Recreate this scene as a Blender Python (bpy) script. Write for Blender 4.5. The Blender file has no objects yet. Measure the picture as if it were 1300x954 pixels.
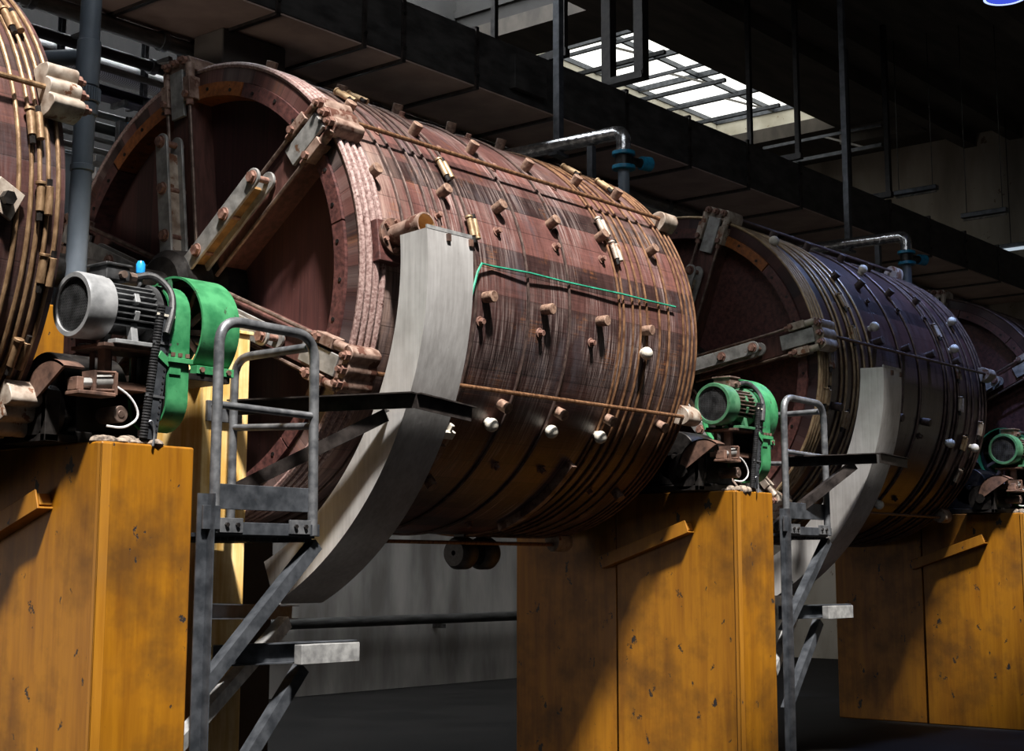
import bpy, bmesh, math, random
from mathutils import Vector, Matrix
random.seed(7)
S = bpy.context.scene
C = S.collection
ZC = 3.40                       # height of the drum axis above the floor; all z below are relative to it
FL = -3.40                      # floor
PI = math.pi
def R(d): return math.radians(d)
def V(*a): return Vector(a)

# ------------------------------------------------------------------ materials
def new_mat(name):
    m = bpy.data.materials.new(name); m.use_nodes = True
    nt = m.node_tree; nt.nodes.clear()
    return m, nt
def nd(nt, typ, **kw):
    n = nt.nodes.new(typ)
    for k, v in kw.items(): setattr(n, k, v)
    return n
def lk(nt, a, b): nt.links.new(a, b)
def math_n(nt, op, a, b=None, clamp=False):
    n = nd(nt, 'ShaderNodeMath', operation=op, use_clamp=clamp)
    for i, x in enumerate((a, b)):
        if x is None: continue
        if isinstance(x, (int, float)): n.inputs[i].default_value = x
        else: lk(nt, x, n.inputs[i])
    return n.outputs[0]
def ramp(nt, fac, stops):
    n = nd(nt, 'ShaderNodeValToRGB')
    e = n.color_ramp.elements
    while len(e) < len(stops): e.new(0.5)
    for el, (p, c) in zip(e, stops):
        el.position = p
        el.color = c if len(c) == 4 else (*c, 1)
    lk(nt, fac, n.inputs[0]); return n.outputs[0]
def mix(nt, f, a, b, typ='MIX'):
    n = nd(nt, 'ShaderNodeMix', data_type='RGBA', blend_type=typ)
    if isinstance(f, (int, float)): n.inputs[0].default_value = f
    else: lk(nt, f, n.inputs[0])
    for i, x in ((6, a), (7, b)):
        if isinstance(x, tuple): n.inputs[i].default_value = (*x, 1)
        else: lk(nt, x, n.inputs[i])
    return n.outputs[2]
def noise(nt, vec, scale, detail=4, rough=.55):
    n = nd(nt, 'ShaderNodeTexNoise'); n.inputs['Scale'].default_value = scale
    n.inputs['Detail'].default_value = detail; n.inputs['Roughness'].default_value = rough
    lk(nt, vec, n.inputs['Vector']); return n.outputs['Fac']
def scalev(nt, vec, s):
    n = nd(nt, 'ShaderNodeVectorMath', operation='MULTIPLY'); n.inputs[1].default_value = s
    lk(nt, vec, n.inputs[0]); return n.outputs[0]
def finish(nt, col, rough, metal=0., bump=None, bstr=.2, spec=.5):
    b = nd(nt, 'ShaderNodeBsdfPrincipled'); o = nd(nt, 'ShaderNodeOutputMaterial')
    if isinstance(col, tuple): b.inputs['Base Color'].default_value = (*col, 1)
    else: lk(nt, col, b.inputs['Base Color'])
    if isinstance(rough, (int, float)): b.inputs['Roughness'].default_value = rough
    else: lk(nt, rough, b.inputs['Roughness'])
    b.inputs['Metallic'].default_value = metal
    b.inputs['Specular IOR Level'].default_value = spec
    if bump is not None:
        bn = nd(nt, 'ShaderNodeBump'); bn.inputs['Strength'].default_value = bstr; bn.inputs['Distance'].default_value = .01
        lk(nt, bump, bn.inputs['Height']); lk(nt, bn.outputs[0], b.inputs['Normal'])
    lk(nt, b.outputs[0], o.inputs[0])
def pm(name, c1, c2, scale=(1, 1, 1), ns=6, rough=.5, metal=0., chip=None, bstr=.15, spec=.5, lo=.35, hi=.65, chipth=.66, chips=9):
    """two-tone weathered surface, with optional chips of a third colour"""
    m, nt = new_mat(name)
    tc = nd(nt, 'ShaderNodeTexCoord').outputs['Object']
    v = scalev(nt, tc, scale)
    f = noise(nt, v, ns)
    col = ramp(nt, f, [(lo, c1), (hi, c2)])
    rg = rough
    if chip:
        f2 = noise(nt, tc, chips, 6, .65)
        k = ramp(nt, f2, [(chipth, (0, 0, 0)), (chipth + .025, (1, 1, 1))])
        col = mix(nt, k, col, chip)
    rr = nd(nt, 'ShaderNodeMapRange'); lk(nt, f, rr.inputs[0])
    rr.inputs[3].default_value = max(0, rough - .1); rr.inputs[4].default_value = min(1, rough + .12)
    finish(nt, col, rr.outputs[0], metal, f, bstr, spec)
    return m
def emit(name, col, st):
    m, nt = new_mat(name)
    e = nd(nt, 'ShaderNodeEmission'); o = nd(nt, 'ShaderNodeOutputMaterial')
    e.inputs[0].default_value = (*col, 1); e.inputs[1].default_value = st
    lk(nt, e.outputs[0], o.inputs[0]); return m

def barrel_mat(name, cols, scuff_sheen, scuffcol, rough, stain=.7):
    """curved staves running along x (drum axis), scuffed around the girth"""
    m, nt = new_mat(name)
    tc = nd(nt, 'ShaderNodeTexCoord').outputs['Object']
    sp = nd(nt, 'ShaderNodeSeparateXYZ'); lk(nt, tc, sp.inputs[0])
    x, y, z = sp.outputs
    th = math_n(nt, 'ARCTAN2', z, math_n(nt, 'MULTIPLY', y, -1.))
    arc = math_n(nt, 'MULTIPLY', th, 1.5)
    s = math_n(nt, 'DIVIDE', arc, .165)
    idx = math_n(nt, 'FLOOR', s)
    fr = math_n(nt, 'FRACT', s)
    wn = nd(nt, 'ShaderNodeTexWhiteNoise', noise_dimensions='1D'); lk(nt, idx, wn.inputs['W'])
    def vec(a, b, c=0.):
        n = nd(nt, 'ShaderNodeCombineXYZ')
        for i, q in enumerate((a, b, c)):
            if isinstance(q, (int, float)): n.inputs[i].default_value = q
            else: lk(nt, q, n.inputs[i])
        return n.outputs[0]
    # grain along the stave
    g = noise(nt, vec(math_n(nt, 'MULTIPLY', x, 1.6), math_n(nt, 'MULTIPLY', arc, 70.), idx), 1., 5, .6)
    base = math_n(nt, 'ADD', math_n(nt, 'MULTIPLY', wn.outputs[0], .62), math_n(nt, 'MULTIPLY', g, .45))
    big = noise(nt, vec(x, arc, 0.), 1.3, 3)
    base = math_n(nt, 'ADD', base, math_n(nt, 'MULTIPLY', math_n(nt, 'SUBTRACT', big, .5), .5))
    col = ramp(nt, base, [(.15, cols[0]), (.5, cols[1]), (.85, cols[2])])
    # scuffs and run marks around the girth
    st = noise(nt, vec(math_n(nt, 'MULTIPLY', x, 75.), math_n(nt, 'MULTIPLY', arc, 2.2), 3.), 1., 5, .62)
    st2 = noise(nt, vec(math_n(nt, 'MULTIPLY', x, 3.), math_n(nt, 'MULTIPLY', arc, 1.5), 9.), 1., 3, .5)
    k = math_n(nt, 'MULTIPLY', ramp(nt, st, [(.47, (0, 0, 0)), (.66, (1, 1, 1))]), ramp(nt, st2, [(.42, (0, 0, 0)), (.68, (1, 1, 1))]))
    col = mix(nt, math_n(nt, 'MULTIPLY', k, scuff_sheen), col, scuffcol)
    dk = ramp(nt, noise(nt, vec(math_n(nt, 'MULTIPLY', x, 22.), math_n(nt, 'MULTIPLY', arc, 3.), 21.), 1., 6, .7), [(.3, (.42, .40, .40)), (.58, (1, 1, 1))])
    col = mix(nt, 1., col, dk, 'MULTIPLY')
    fx = nd(nt, 'ShaderNodeMapRange'); lk(nt, x, fx.inputs[0]); fx.inputs[1].default_value = .55; fx.inputs[2].default_value = .22  # front end paler: scuffs, with the glossy highlight painted into the colour
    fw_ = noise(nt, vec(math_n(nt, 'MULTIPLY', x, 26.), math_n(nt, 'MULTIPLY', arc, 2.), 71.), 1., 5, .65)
    col = mix(nt, math_n(nt, 'MULTIPLY', math_n(nt, 'MULTIPLY', math_n(nt, 'MULTIPLY', fx.outputs[0], math_n(nt, 'GREATER_THAN', x, .003)), ramp(nt, fw_, [(.36, (0, 0, 0)), (.62, (1, 1, 1))])), max(0., scuff_sheen-.5)*1.8), col, (.40, .275, .23))
    so = noise(nt, vec(math_n(nt, 'MULTIPLY', x, 3.5), math_n(nt, 'MULTIPLY', arc, 2.2), 33.), 1., 6, .7)
    col = mix(nt, math_n(nt, 'MULTIPLY', ramp(nt, so, [(.56, (0, 0, 0)), (.70, (1, 1, 1))]), math_n(nt, 'MULTIPLY', ramp(nt, g, [(.4, (0, 0, 0)), (.6, (1, 1, 1))]), stain)), col, (.30, .115, .035))
    gr = noise(nt, vec(math_n(nt, 'MULTIPLY', x, 5.), math_n(nt, 'MULTIPLY', arc, 1.3), 57.), 1., 5, .65)
    col = mix(nt, math_n(nt, 'MULTIPLY', ramp(nt, gr, [(.54, (0, 0, 0)), (.68, (1, 1, 1))]), .55), col, (.085, .075, .085))
    seam = math_n(nt, 'LESS_THAN', fr, .035)
    col = mix(nt, math_n(nt, 'MULTIPLY', seam, .5), col, (.012, .007, .006))
    h = math_n(nt, 'SUBTRACT', math_n(nt, 'ADD', math_n(nt, 'MULTIPLY', g, .35), math_n(nt, 'MULTIPLY', st, .35)), math_n(nt, 'MULTIPLY', seam, .35))
    rg = nd(nt, 'ShaderNodeMapRange'); lk(nt, st, rg.inputs[0]); rg.inputs[3].default_value = rough - .14; rg.inputs[4].default_value = rough + .2
    finish(nt, col, rg.outputs[0], 0., h, .35, .5)
    return m
def boards_mat(name, c1, c2, rough=.5):
    """flat end boards: narrow planks along z"""
    m, nt = new_mat(name)
    tc = nd(nt, 'ShaderNodeTexCoord').outputs['Object']
    sp = nd(nt, 'ShaderNodeSeparateXYZ'); lk(nt, tc, sp.inputs[0])
    q = math_n(nt, 'DIVIDE', sp.outputs[1], .17); idx = math_n(nt, 'FLOOR', q); fr = math_n(nt, 'FRACT', q)
    wn = nd(nt, 'ShaderNodeTexWhiteNoise', noise_dimensions='1D'); lk(nt, idx, wn.inputs['W'])
    g = noise(nt, scalev(nt, tc, (10, 40, 2)), 1., 5, .6)
    f = math_n(nt, 'ADD', math_n(nt, 'MULTIPLY', wn.outputs[0], .35), math_n(nt, 'MULTIPLY', g, .65))
    col = ramp(nt, f, [(.25, c1), (.7, c2)])
    sp2 = ramp(nt, noise(nt, tc, 34, 2), [(.74, (0, 0, 0)), (.76, (1, 1, 1))])
    col = mix(nt, math_n(nt, 'MULTIPLY', sp2, .3), col, (.30, .24, .22))
    seam = math_n(nt, 'LESS_THAN', fr, .02)
    col = mix(nt, math_n(nt, 'MULTIPLY', seam, .6), col, (.01, .006, .006))
    finish(nt, col, rough, 0., g, .2)
    return m
def paint_mat(name, c1, c2, cdark, chip, rough=.42, runs=7., chipth=.68):
    """painted steel / concrete with vertical run stains and chips"""
    m, nt = new_mat(name)
    tc = nd(nt, 'ShaderNodeTexCoord').outputs['Object']
    f = noise(nt, scalev(nt, tc, (runs, runs, .55)), 2.2, 5, .6)
    g = noise(nt, tc, 2.4, 5, .6)
    col = ramp(nt, f, [(.3, c1), (.62, c2)])
    col = mix(nt, math_n(nt, 'MULTIPLY', ramp(nt, g, [(.44, (0, 0, 0)), (.70, (1, 1, 1))]), .8), col, cdark)
    c = noise(nt, scalev(nt, tc, (1, 1, .8)), 6.5, 6, .7)
    k = ramp(nt, c, [(chipth, (0, 0, 0)), (chipth + .015, (1, 1, 1))])
    col = mix(nt, k, col, chip)
    fine = ramp(nt, noise(nt, scalev(nt, tc, (30, 30, 6)), 3., 3), [(.68, (0, 0, 0)), (.8, (1, 1, 1))])
    col = mix(nt, math_n(nt, 'MULTIPLY', fine, .5), col, cdark)
    rg = nd(nt, 'ShaderNodeMapRange'); lk(nt, g, rg.inputs[0]); rg.inputs[3].default_value = rough - .1; rg.inputs[4].default_value = rough + .25
    h = math_n(nt, 'SUBTRACT', math_n(nt, 'MULTIPLY', f, .3), k)
    finish(nt, col, rg.outputs[0], 0., h, .25)
    return m
def brushed_mat(name, c1, c2, rough=.38, metal=.85, axis=(14, 14, .6)):
    m, nt = new_mat(name)
    tc = nd(nt, 'ShaderNodeTexCoord').outputs['Object']
    f = noise(nt, scalev(nt, tc, axis), 2.5, 6, .65)
    g = noise(nt, tc, 3.2, 4)
    col = mix(nt, .5, ramp(nt, f, [(.3, c1), (.7, c2)]), ramp(nt, g, [(.35, c1), (.65, c2)]))
    st = ramp(nt, noise(nt, tc, 7., 5, .7), [(.66, (0, 0, 0)), (.74, (1, 1, 1))])
    col = mix(nt, math_n(nt, 'MULTIPLY', st, .55), col, (.09, .06, .04))
    rg = nd(nt, 'ShaderNodeMapRange'); lk(nt, f, rg.inputs[0]); rg.inputs[3].default_value = rough - .1; rg.inputs[4].default_value = rough + .18
    finish(nt, col, rg.outputs[0], metal, f, .08)
    return m

M = {}
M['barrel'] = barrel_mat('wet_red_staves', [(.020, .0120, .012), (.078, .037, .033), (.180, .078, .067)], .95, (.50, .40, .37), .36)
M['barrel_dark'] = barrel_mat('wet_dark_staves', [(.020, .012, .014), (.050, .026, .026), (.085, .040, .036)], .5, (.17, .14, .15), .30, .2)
M['barrel_maroon'] = barrel_mat('maroon_staves', [(.035, .017, .016), (.075, .033, .030), (.12, .050, .042)], .4, (.26, .18, .17), .42, .2)
M['head'] = boards_mat('maroon_end_boards', (.030, .012, .012), (.085, .030, .026))
M['ring'] = pm('maroon_rim_wood', (.045, .018, .017), (.115, .042, .036), (3, 8, 8), 4, .5, 0, (.02, .01, .01), .25, chipth=.68)
M['ring_orange'] = pm('orange_rim_wood', (.16, .048, .012), (.30, .095, .020), (3, 8, 8), 4, .5, 0, (.05, .02, .01), .25)
M['hoop'] = pm('rusty_hoop_rod', (.10, .045, .022), (.27, .14, .070), (8, 3, 3), 5, .5, .35, (.10, .035, .012), .3)
M['hoop_painted'] = pm('painted_hoop_band', (.17, .095, .085), (.40, .28, .255), (9, 9, 9), 6, .5, .0, (.07, .025, .018), .35)  # pinkish paint made paler to carry the highlight at the front end
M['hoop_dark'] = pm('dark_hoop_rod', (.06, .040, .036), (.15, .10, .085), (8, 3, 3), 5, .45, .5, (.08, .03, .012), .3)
M['hoop_tan'] = pm('dull_tan_hoop_rod', (.16, .090, .045), (.33, .21, .115), (8, 3, 3), 5, .45, .4, (.16, .065, .022), .3)
M['hoop_brass'] = pm('tan_hoop_rod', (.25, .16, .085), (.45, .33, .20), (8, 3, 3), 5, .45, .4, (.20, .085, .03), .3)
M['cast'] = pm('pale_rusty_casting', (.22, .16, .12), (.50, .43, .36), (2, 2, 2), 6, .55, .2, (.17, .075, .04), .35, chipth=.58)
M['cast_brown'] = pm('brown_casting', (.13, .07, .05), (.36, .25, .20), (2, 2, 2), 7, .55, .2, (.11, .045, .03), .35, chipth=.56)
M['steel'] = pm('grey_steel_plate', (.22, .215, .205), (.42, .41, .395), (3, 3, 3), 4, .5, .45, (.16, .085, .05), .2, chipth=.66)
M['strap'] = pm('brown_steel_strap', (.10, .065, .052), (.26, .19, .155), (4, 4, 4), 4, .45, .5, (.12, .05, .025), .2)
M['rustpin'] = pm('rusty_pin', (.13, .06, .045), (.30, .17, .13), (6, 6, 6), 5, .6, .2, None, .3)
M['peg'] = pm('peg_wood', (.12, .065, .045), (.30, .19, .135), (20, 20, 20), 2, .6, 0, None, .2)
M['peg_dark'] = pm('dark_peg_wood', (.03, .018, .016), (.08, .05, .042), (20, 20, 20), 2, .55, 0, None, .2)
M['white'] = pm('cream_plastic', (.55, .50, .42), (.75, .71, .62), (5, 5, 5), 5, .5)
M['beam_wood'] = pm('maroon_arm_timber', (.055, .024, .020), (.13, .055, .045), (9, 9, 1.5), 3, .5, 0, None, .2)
M['stainless'] = brushed_mat('worn_stainless', (.42, .40, .385), (.78, .765, .75), .42, .5)
M['ped'] = paint_mat('orange_yellow_paint', (.19, .069, .0022), (.30, .122, .004), (.060, .023, .002), (.018, .016, .016), chipth=.632)
M['ped_strip'] = paint_mat('orange_yellow_edge_paint', (.24, .092, .005), (.35, .15, .012), (.26, .115, .015), (.03, .026, .03), chipth=.63)
M['post'] = paint_mat('pale_sunlit_yellow_paint', (.62, .33, .05), (.92, .72, .36), (.55, .27, .03), (.16, .09, .03), .35, 9., .72)  # strong sun on the post put into a paler yellow
M['green'] = pm('chipped_green_paint', (.018, .135, .050), (.055, .26, .105), (2, 2, 2), 5, .42, 0, (.035, .045, .028), .2, chipth=.645, chips=17)
M['green_dark'] = pm('green_motor_paint', (.028, .105, .050), (.075, .20, .105), (2, 2, 2), 5, .45, 0, (.05, .05, .035), .2, chipth=.66, chips=14)
M['motor'] = pm('grey_motor_paint', (.20, .205, .21), (.36, .365, .37), (2, 2, 2), 5, .42, .25, (.20, .12, .07), .2, chipth=.70)
M['motor_body'] = pm('dark_motor_casting', (.025, .025, .026), (.09, .092, .095), (3, 3, 3), 5, .45, .4)
M['fin'] = pm('grey_motor_fin', (.07, .072, .075), (.19, .195, .20), (3, 3, 3), 5, .45, .4)
M['iron'] = pm('greasy_black_iron', (.008, .007, .007), (.030, .026, .024), (3, 3, 3), 5, .42, .4, (.09, .045, .03), .3, chipth=.72)
M['rust'] = pm('rusty_brown_steel', (.060, .034, .026), (.20, .11, .078), (3, 3, 3), 4, .6, .15, (.035, .02, .016), .35, chipth=.64)
M['dust'] = pm('dusty_grease', (.06, .045, .035), (.34, .27, .21), (3, 3, 3), 9, .9, 0, None, .6)
M['galv'] = pm('galvanised_tube', (.10, .105, .115), (.22, .225, .235), (3, 3, 3), 5, .42, .55, (.12, .075, .05), .2, chipth=.70)
M['galv_dark'] = pm('dark_galvanised_steel', (.042, .047, .055), (.10, .108, .122), (3, 3, 3), 4, .42, .5, (.10, .06, .04), .2, chipth=.71)
M['galv_light'] = pm('bright_galvanised_steel', (.28, .28, .28), (.52, .52, .51), (4, 4, 4), 4, .42, .5, (.22, .15, .10), .2, chipth=.68)
M['angle_dark'] = pm('black_painted_angle', (.022, .018, .017), (.065, .054, .050), (3, 3, 3), 4, .4, .5, (.12, .06, .04), .2, chipth=.73)
M['pvc'] = pm('blue_grey_pvc', (.11, .135, .165), (.17, .20, .24), (2, 2, 1), 3, .38)
M['rubber'] = pm('black_rubber', (.012, .012, .013), (.035, .035, .037), (6, 6, 6), 5, .5)
M['whitehose'] = pm('white_hose', (.5, .5, .5), (.7, .7, .7), (6, 6, 6), 5, .4)
M['duct'] = pm('dirty_dark_sheet_duct', (.030, .028, .027), (.075, .070, .067), (.8, .8, 2), 5, .55, .25, (.12, .11, .10), .15, chipth=.74, chips=22)
M['duct_under'] = pm('bounce_lit_duct_underside', (.36, .255, .21), (.50, .365, .305), (.6, .6, .6), 4, .7, .0)  # bounce light from below painted in as a paler brown
M['concrete'] = pm('stained_concrete', (.24, .22, .20), (.52, .49, .45), (1.6, 1, .4), 1.3, .85, 0, None, .2)
M['concrete_warm'] = pm('warm_limewashed_wall', (.20, .17, .135), (.36, .32, .265), (1, 1, .3), 1.6, .85, 0, (.14, .10, .07), .25, chipth=.64, chips=3)
M['concrete_dark'] = pm('dark_concrete', (.07, .06, .054), (.14, .125, .11), (1, 1, 1), 1.2, .85)
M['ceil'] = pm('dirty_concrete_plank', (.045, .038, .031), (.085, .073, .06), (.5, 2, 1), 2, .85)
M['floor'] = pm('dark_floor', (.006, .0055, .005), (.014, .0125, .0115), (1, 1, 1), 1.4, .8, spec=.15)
M['pipe'] = pm('grey_service_pipe', (.13, .125, .115), (.29, .275, .255), (1, 5, 5), 4, .45, .5, (.13, .08, .05), .2, chipth=.70)
M['pipe_dark'] = pm('dark_service_pipe', (.035, .034, .033), (.085, .082, .078), (1, 5, 5), 4, .5, .4)
M['violet'] = pm('violet_grey_channel', (.10, .095, .135), (.20, .19, .25), (1, 4, 4), 4, .5, .2)
M['foil'] = pm('crinkled_foil_lagging', (.30, .30, .31), (.80, .80, .81), (4, 4, 4), 5, .22, .9, None, .35)
M['blue'] = pm('blue_enamel', (.012, .13, .24), (.02, .24, .40), (5, 5, 5), 4, .35)
M['brightblue'] = pm('bright_blue_plastic', (.01, .22, .62), (.03, .38, .85), (5, 5, 5), 4, .3)
M['panel'] = pm('pale_blue_grey_panel', (.21, .245, .27), (.27, .31, .34), (1, 1, 1), 3, .5)
M['red'] = pm('red_plastic', (.42, .02, .04), (.55, .03, .06), (5, 5, 5), 4, .4)
M['cable'] = pm('green_cable', (.02, .19, .12), (.04, .36, .22), (5, 5, 5), 4, .4)
M['cream_in'] = pm('lime_washed_upstand', (.50, .46, .36), (.72, .69, .58), (1, 1, 1), 2, .85, 0, (.34, .27, .18), .2, chipth=.62)
M['tan_in'] = pm('pipe_inner_tan', (.42, .26, .12), (.58, .38, .19), (3, 3, 3), 4, .6)
M['glass_day'] = emit('daylit_glazing', (1., 1., .94), 2.0)
M['glass_boosted'] = emit('boosted_daylit_glazing', (.92, .96, 1.), 12.)  # glow raised to light the back wall and pipes below
M['web'] = pm('orange_rusted_web', (.14, .075, .022), (.30, .17, .06), (3, 3, 3), 5, .5, .1, (.10, .05, .03), .25)
M['upstand'] = pm('grey_upstand_plaster', (.020, .019, .0175), (.034, .032, .029), (1, 1, 1), 3, .85)
M['wall_shade'] = pm('shaded_upper_wall', (.008, .0075, .007), (.018, .016, .015), (6, 1, 1), 2, .8)  # near-black, paints shade onto the upper back wall
M['lamp_blue'] = emit('blue_lamp_glow', (.055, .095, .75), 1.)
M['lamp_rim'] = emit('blue_lamp_rim_glow', (.45, .55, 1.), 1.6)
M['tube_glow'] = emit('cool_tube_glow', (.75, .88, 1.), .6)

# mesh jacket for the lagged duct: diagonal weave
def weave_mat():
    m, nt = new_mat('woven_lagging')
    tc = nd(nt, 'ShaderNodeTexCoord').outputs['Object']
    w = nd(nt, 'ShaderNodeTexWave', wave_type='BANDS', bands_direction='DIAGONAL'); w.inputs['Scale'].default_value = 30
    w.inputs['Distortion'].default_value = 1.5
    lk(nt, tc, w.inputs[0])
    col = ramp(nt, w.outputs[1], [(.2, (.36, .36, .36)), (.8, (.74, .74, .74))])
    finish(nt, col, .5, .2, w.outputs[1], .3); return m
M['weave'] = weave_mat()

# ------------------------------------------------------------------ mesh builder
class MB:
    def __init__(s): s.bm = bmesh.new()
    def faces(s, pts, fs):
        vs = [s.bm.verts.new(p) for p in pts]
        for f in fs:
            try: s.bm.faces.new([vs[i] for i in f])
            except ValueError: pass
        return s
    def box(s, x0, x1, y0, y1, z0, z1):
        p = [(x, y, z) for x in (x0, x1) for y in (y0, y1) for z in (z0, z1)]
        return s.faces(p, [(0, 1, 3, 2), (4, 6, 7, 5), (0, 4, 5, 1), (2, 3, 7, 6), (0, 2, 6, 4), (1, 5, 7, 3)])
    def prof(s, p0, p1, poly, up=(0, 0, 1)):
        """extrude a 2-D polygon (side, up) from p0 to p1"""
        p0, p1 = Vector(p0), Vector(p1); d = (p1 - p0).normalized(); up = Vector(up)
        a = d.cross(up).normalized(); b = a.cross(d).normalized(); n = len(poly)
        pts = [p + a * u + b * v for p in (p0, p1) for u, v in poly]
        fs = [tuple(range(n)), tuple(range(2 * n - 1, n - 1, -1))] + [(i, i + n, (i + 1) % n + n, (i + 1) % n) for i in range(n)]
        return s.faces(pts, fs)
    def bar(s, p0, p1, w, h, up=(0, 0, 1)):
        return s.prof(p0, p1, [(-w/2, -h/2), (w/2, -h/2), (w/2, h/2), (-w/2, h/2)], up)
    def angle(s, p0, p1, w, h, t, up=(0, 0, 1)):
        """L section: flat leg of width w at the top, hanging leg of height h"""
        sg = 1 if w > 0 else -1
        return s.prof(p0, p1, [(0, 0), (w, 0), (w, -t), (sg*t, -t), (sg*t, -h), (0, -h)], up)
    def channel(s, p0, p1, w, h, t, up=(0, 0, 1)):
        return s.prof(p0, p1, [(0, 0), (w, 0), (w, t), (t, t), (t, h-t), (w, h-t), (w, h), (0, h)], up)
    def cyl(s, p0, p1, r, seg=16, r1=None):
        return s.prof2(p0, p1, r, r if r1 is None else r1, seg)
    def prof2(s, p0, p1, r0, r1, seg):
        p0, p1 = Vector(p0), Vector(p1); d = (p1 - p0).normalized()
        up = Vector((0, 0, 1)) if abs(d.z) < .9 else Vector((0, 1, 0))
        a = d.cross(up).normalized(); b = a.cross(d)
        pts = [p + (a*math.cos(2*PI*i/seg) + b*math.sin(2*PI*i/seg))*r for p, r in ((p0, r0), (p1, r1)) for i in range(seg)]
        fs = [tuple(range(seg)), tuple(range(2*seg-1, seg-1, -1))] + [(i, i+seg, (i+1) % seg+seg, (i+1) % seg) for i in range(seg)]
        return s.faces(pts, fs)
    def pipe(s, p0, p1, ro, ri, seg=24):
        p0, p1 = Vector(p0), Vector(p1)
        return s.lathe([(0, ro), ((p1-p0).length, ro), ((p1-p0).length, ri), (0, ri)], p0, (p1-p0), seg)
    def lathe(s, prof, org, axis, seg=32, a0=0., a1=360., close=True, ref=None):
        """revolve closed (axial, radius) profile about an axis"""
        d = Vector(axis).normalized(); org = Vector(org)
        if ref is None: ref = (0, 0, 1) if abs(d.z) < .9 else (0, 1, 0)
        a = (Vector(ref) - d*d.dot(Vector(ref))).normalized(); b = d.cross(a)
        full = abs(a1 - a0) >= 359.9
        n = seg if full else seg + 1; m = len(prof); pts = []
        for i in range(n):
            t = R(a0 + (a1 - a0)*i/seg)
            e = a*math.cos(t) + b*math.sin(t)
            pts += [org + d*u + e*r for u, r in prof]
        fs = []
        for i in range(seg if full else seg):
            j = (i+1) % n
            for k in range(m if close else m-1):
                l = (k+1) % m
                fs.append((i*m+k, j*m+k, j*m+l, i*m+l))
        if not full and close: fs += [tuple(range(m)), tuple(range((n-1)*m+m-1, (n-1)*m-1, -1))]
        return s.faces(pts, fs)
    def tube(s, pts, r, seg=10, closed=False):
        pts = [Vector(p) for p in pts]; n = len(pts)
        rings = []; a = None
        for i, p in enumerate(pts):
            d0 = (p - pts[i-1]).normalized() if (i or closed) else None
            d1 = (pts[(i+1) % n] - p).normalized() if (i < n-1 or closed) else None
            d = (d0 + d1).normalized() if d0 is not None and d1 is not None else (d0 if d1 is None else d1)
            if a is None:
                up = Vector((0, 0, 1)) if abs(d.z) < .9 else Vector((0, 1, 0)); a = d.cross(up).normalized()
            a = (a - d*a.dot(d)).normalized(); b = a.cross(d)
            rings.append([p + (a*math.cos(2*PI*k/seg) + b*math.sin(2*PI*k/seg))*r for k in range(seg)])
        P = [q for rg in rings for q in rg]; fs = []
        for i in range(n if closed else n-1):
            j = (i+1) % n
            fs += [(i*seg+k, j*seg+k, j*seg+(k+1) % seg, i*seg+(k+1) % seg) for k in range(seg)]
        if not closed: fs += [tuple(range(seg)), tuple(range(n*seg-1, (n-1)*seg-1, -1))]
        return s.faces(P, fs)
    def ball(s, c, r, sc=(1, 1, 1), seg=16, rings=10):
        m = Matrix.Translation(c) @ Matrix.Diagonal((*sc, 1))
        bmesh.ops.create_uvsphere(s.bm, u_segments=seg, v_segments=rings, radius=r, matrix=m); return s
    def build(s, name, mat, parent=None, bevel=0., sharp=35., org=None):
        bm = s.bm
        bmesh.ops.recalc_face_normals(bm, faces=bm.faces)
        o = Vector((0, 0, 0)) if parent is None else ORG[parent.name]
        if parent is None:
            if org is None:
                lo = [min(v.co[i] for v in bm.verts) for i in range(3)]; hi = [max(v.co[i] for v in bm.verts) for i in range(3)]
                org = ((lo[0]+hi[0])/2, (lo[1]+hi[1])/2, lo[2])
            o = Vector(org)
        for v in bm.verts: v.co -= o
        for f in bm.faces: f.smooth = True
        for e in bm.edges:
            if len(e.link_faces) == 2: e.smooth = e.calc_face_angle(0) < R(sharp)
            else: e.smooth = False
        me = bpy.data.meshes.new(name); bm.to_mesh(me); bm.free()
        me.materials.append(M[mat])
        ob = bpy.data.objects.new(name, me); C.objects.link(ob)
        if parent is not None: ob.parent = parent; ORG[ob.name] = o
        else: ob.location = o + Vector((0, 0, ZC)); ORG[ob.name] = o
        if bevel:
            b = ob.modifiers.new('Bevel', 'BEVEL'); b.width = bevel; b.segments = 2; b.limit_method = 'ANGLE'; b.angle_limit = R(40); b.harden_normals = True
        return ob
ORG = {}
def tag(o, label=None, cat=None, group=None, kind=None):
    if label: o['label'] = label
    if cat: o['category'] = cat
    if group: o['group'] = group
    if kind: o['kind'] = kind
    return o
def thing(name, label, cat, loc, group=None):
    o = bpy.data.objects.new(name, None); C.objects.link(o)
    o.empty_display_size = .1
    o.location = Vector(loc) + Vector((0, 0, ZC)); ORG[o.name] = Vector(loc)
    return tag(o, label, cat, group)
def arcpts(c, r, a0, a1, n, ax=(1, 0, 0), ay=(0, 0, 1)):
    ax, ay, c = Vector(ax), Vector(ay), Vector(c)
    return [c + ax*r*math.cos(R(a0+(a1-a0)*i/n)) + ay*r*math.sin(R(a0+(a1-a0)*i/n)) for i in range(n+1)]
def rounded(pts, r, n=6):
    """polyline with rounded corners"""
    pts = [Vector(p) for p in pts]; out = [pts[0]]
    for i in range(1, len(pts)-1):
        a = (pts[i-1]-pts[i]); b = (pts[i+1]-pts[i]); k = min(r, a.length*.49, b.length*.49)
        p, q = pts[i]+a.normalized()*k, pts[i]+b.normalized()*k
        for j in range(n+1):
            t = j/n; out.append(p*(1-t)**2 + pts[i]*2*t*(1-t) + q*t*t)
    out.append(pts[-1]); return out

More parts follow.
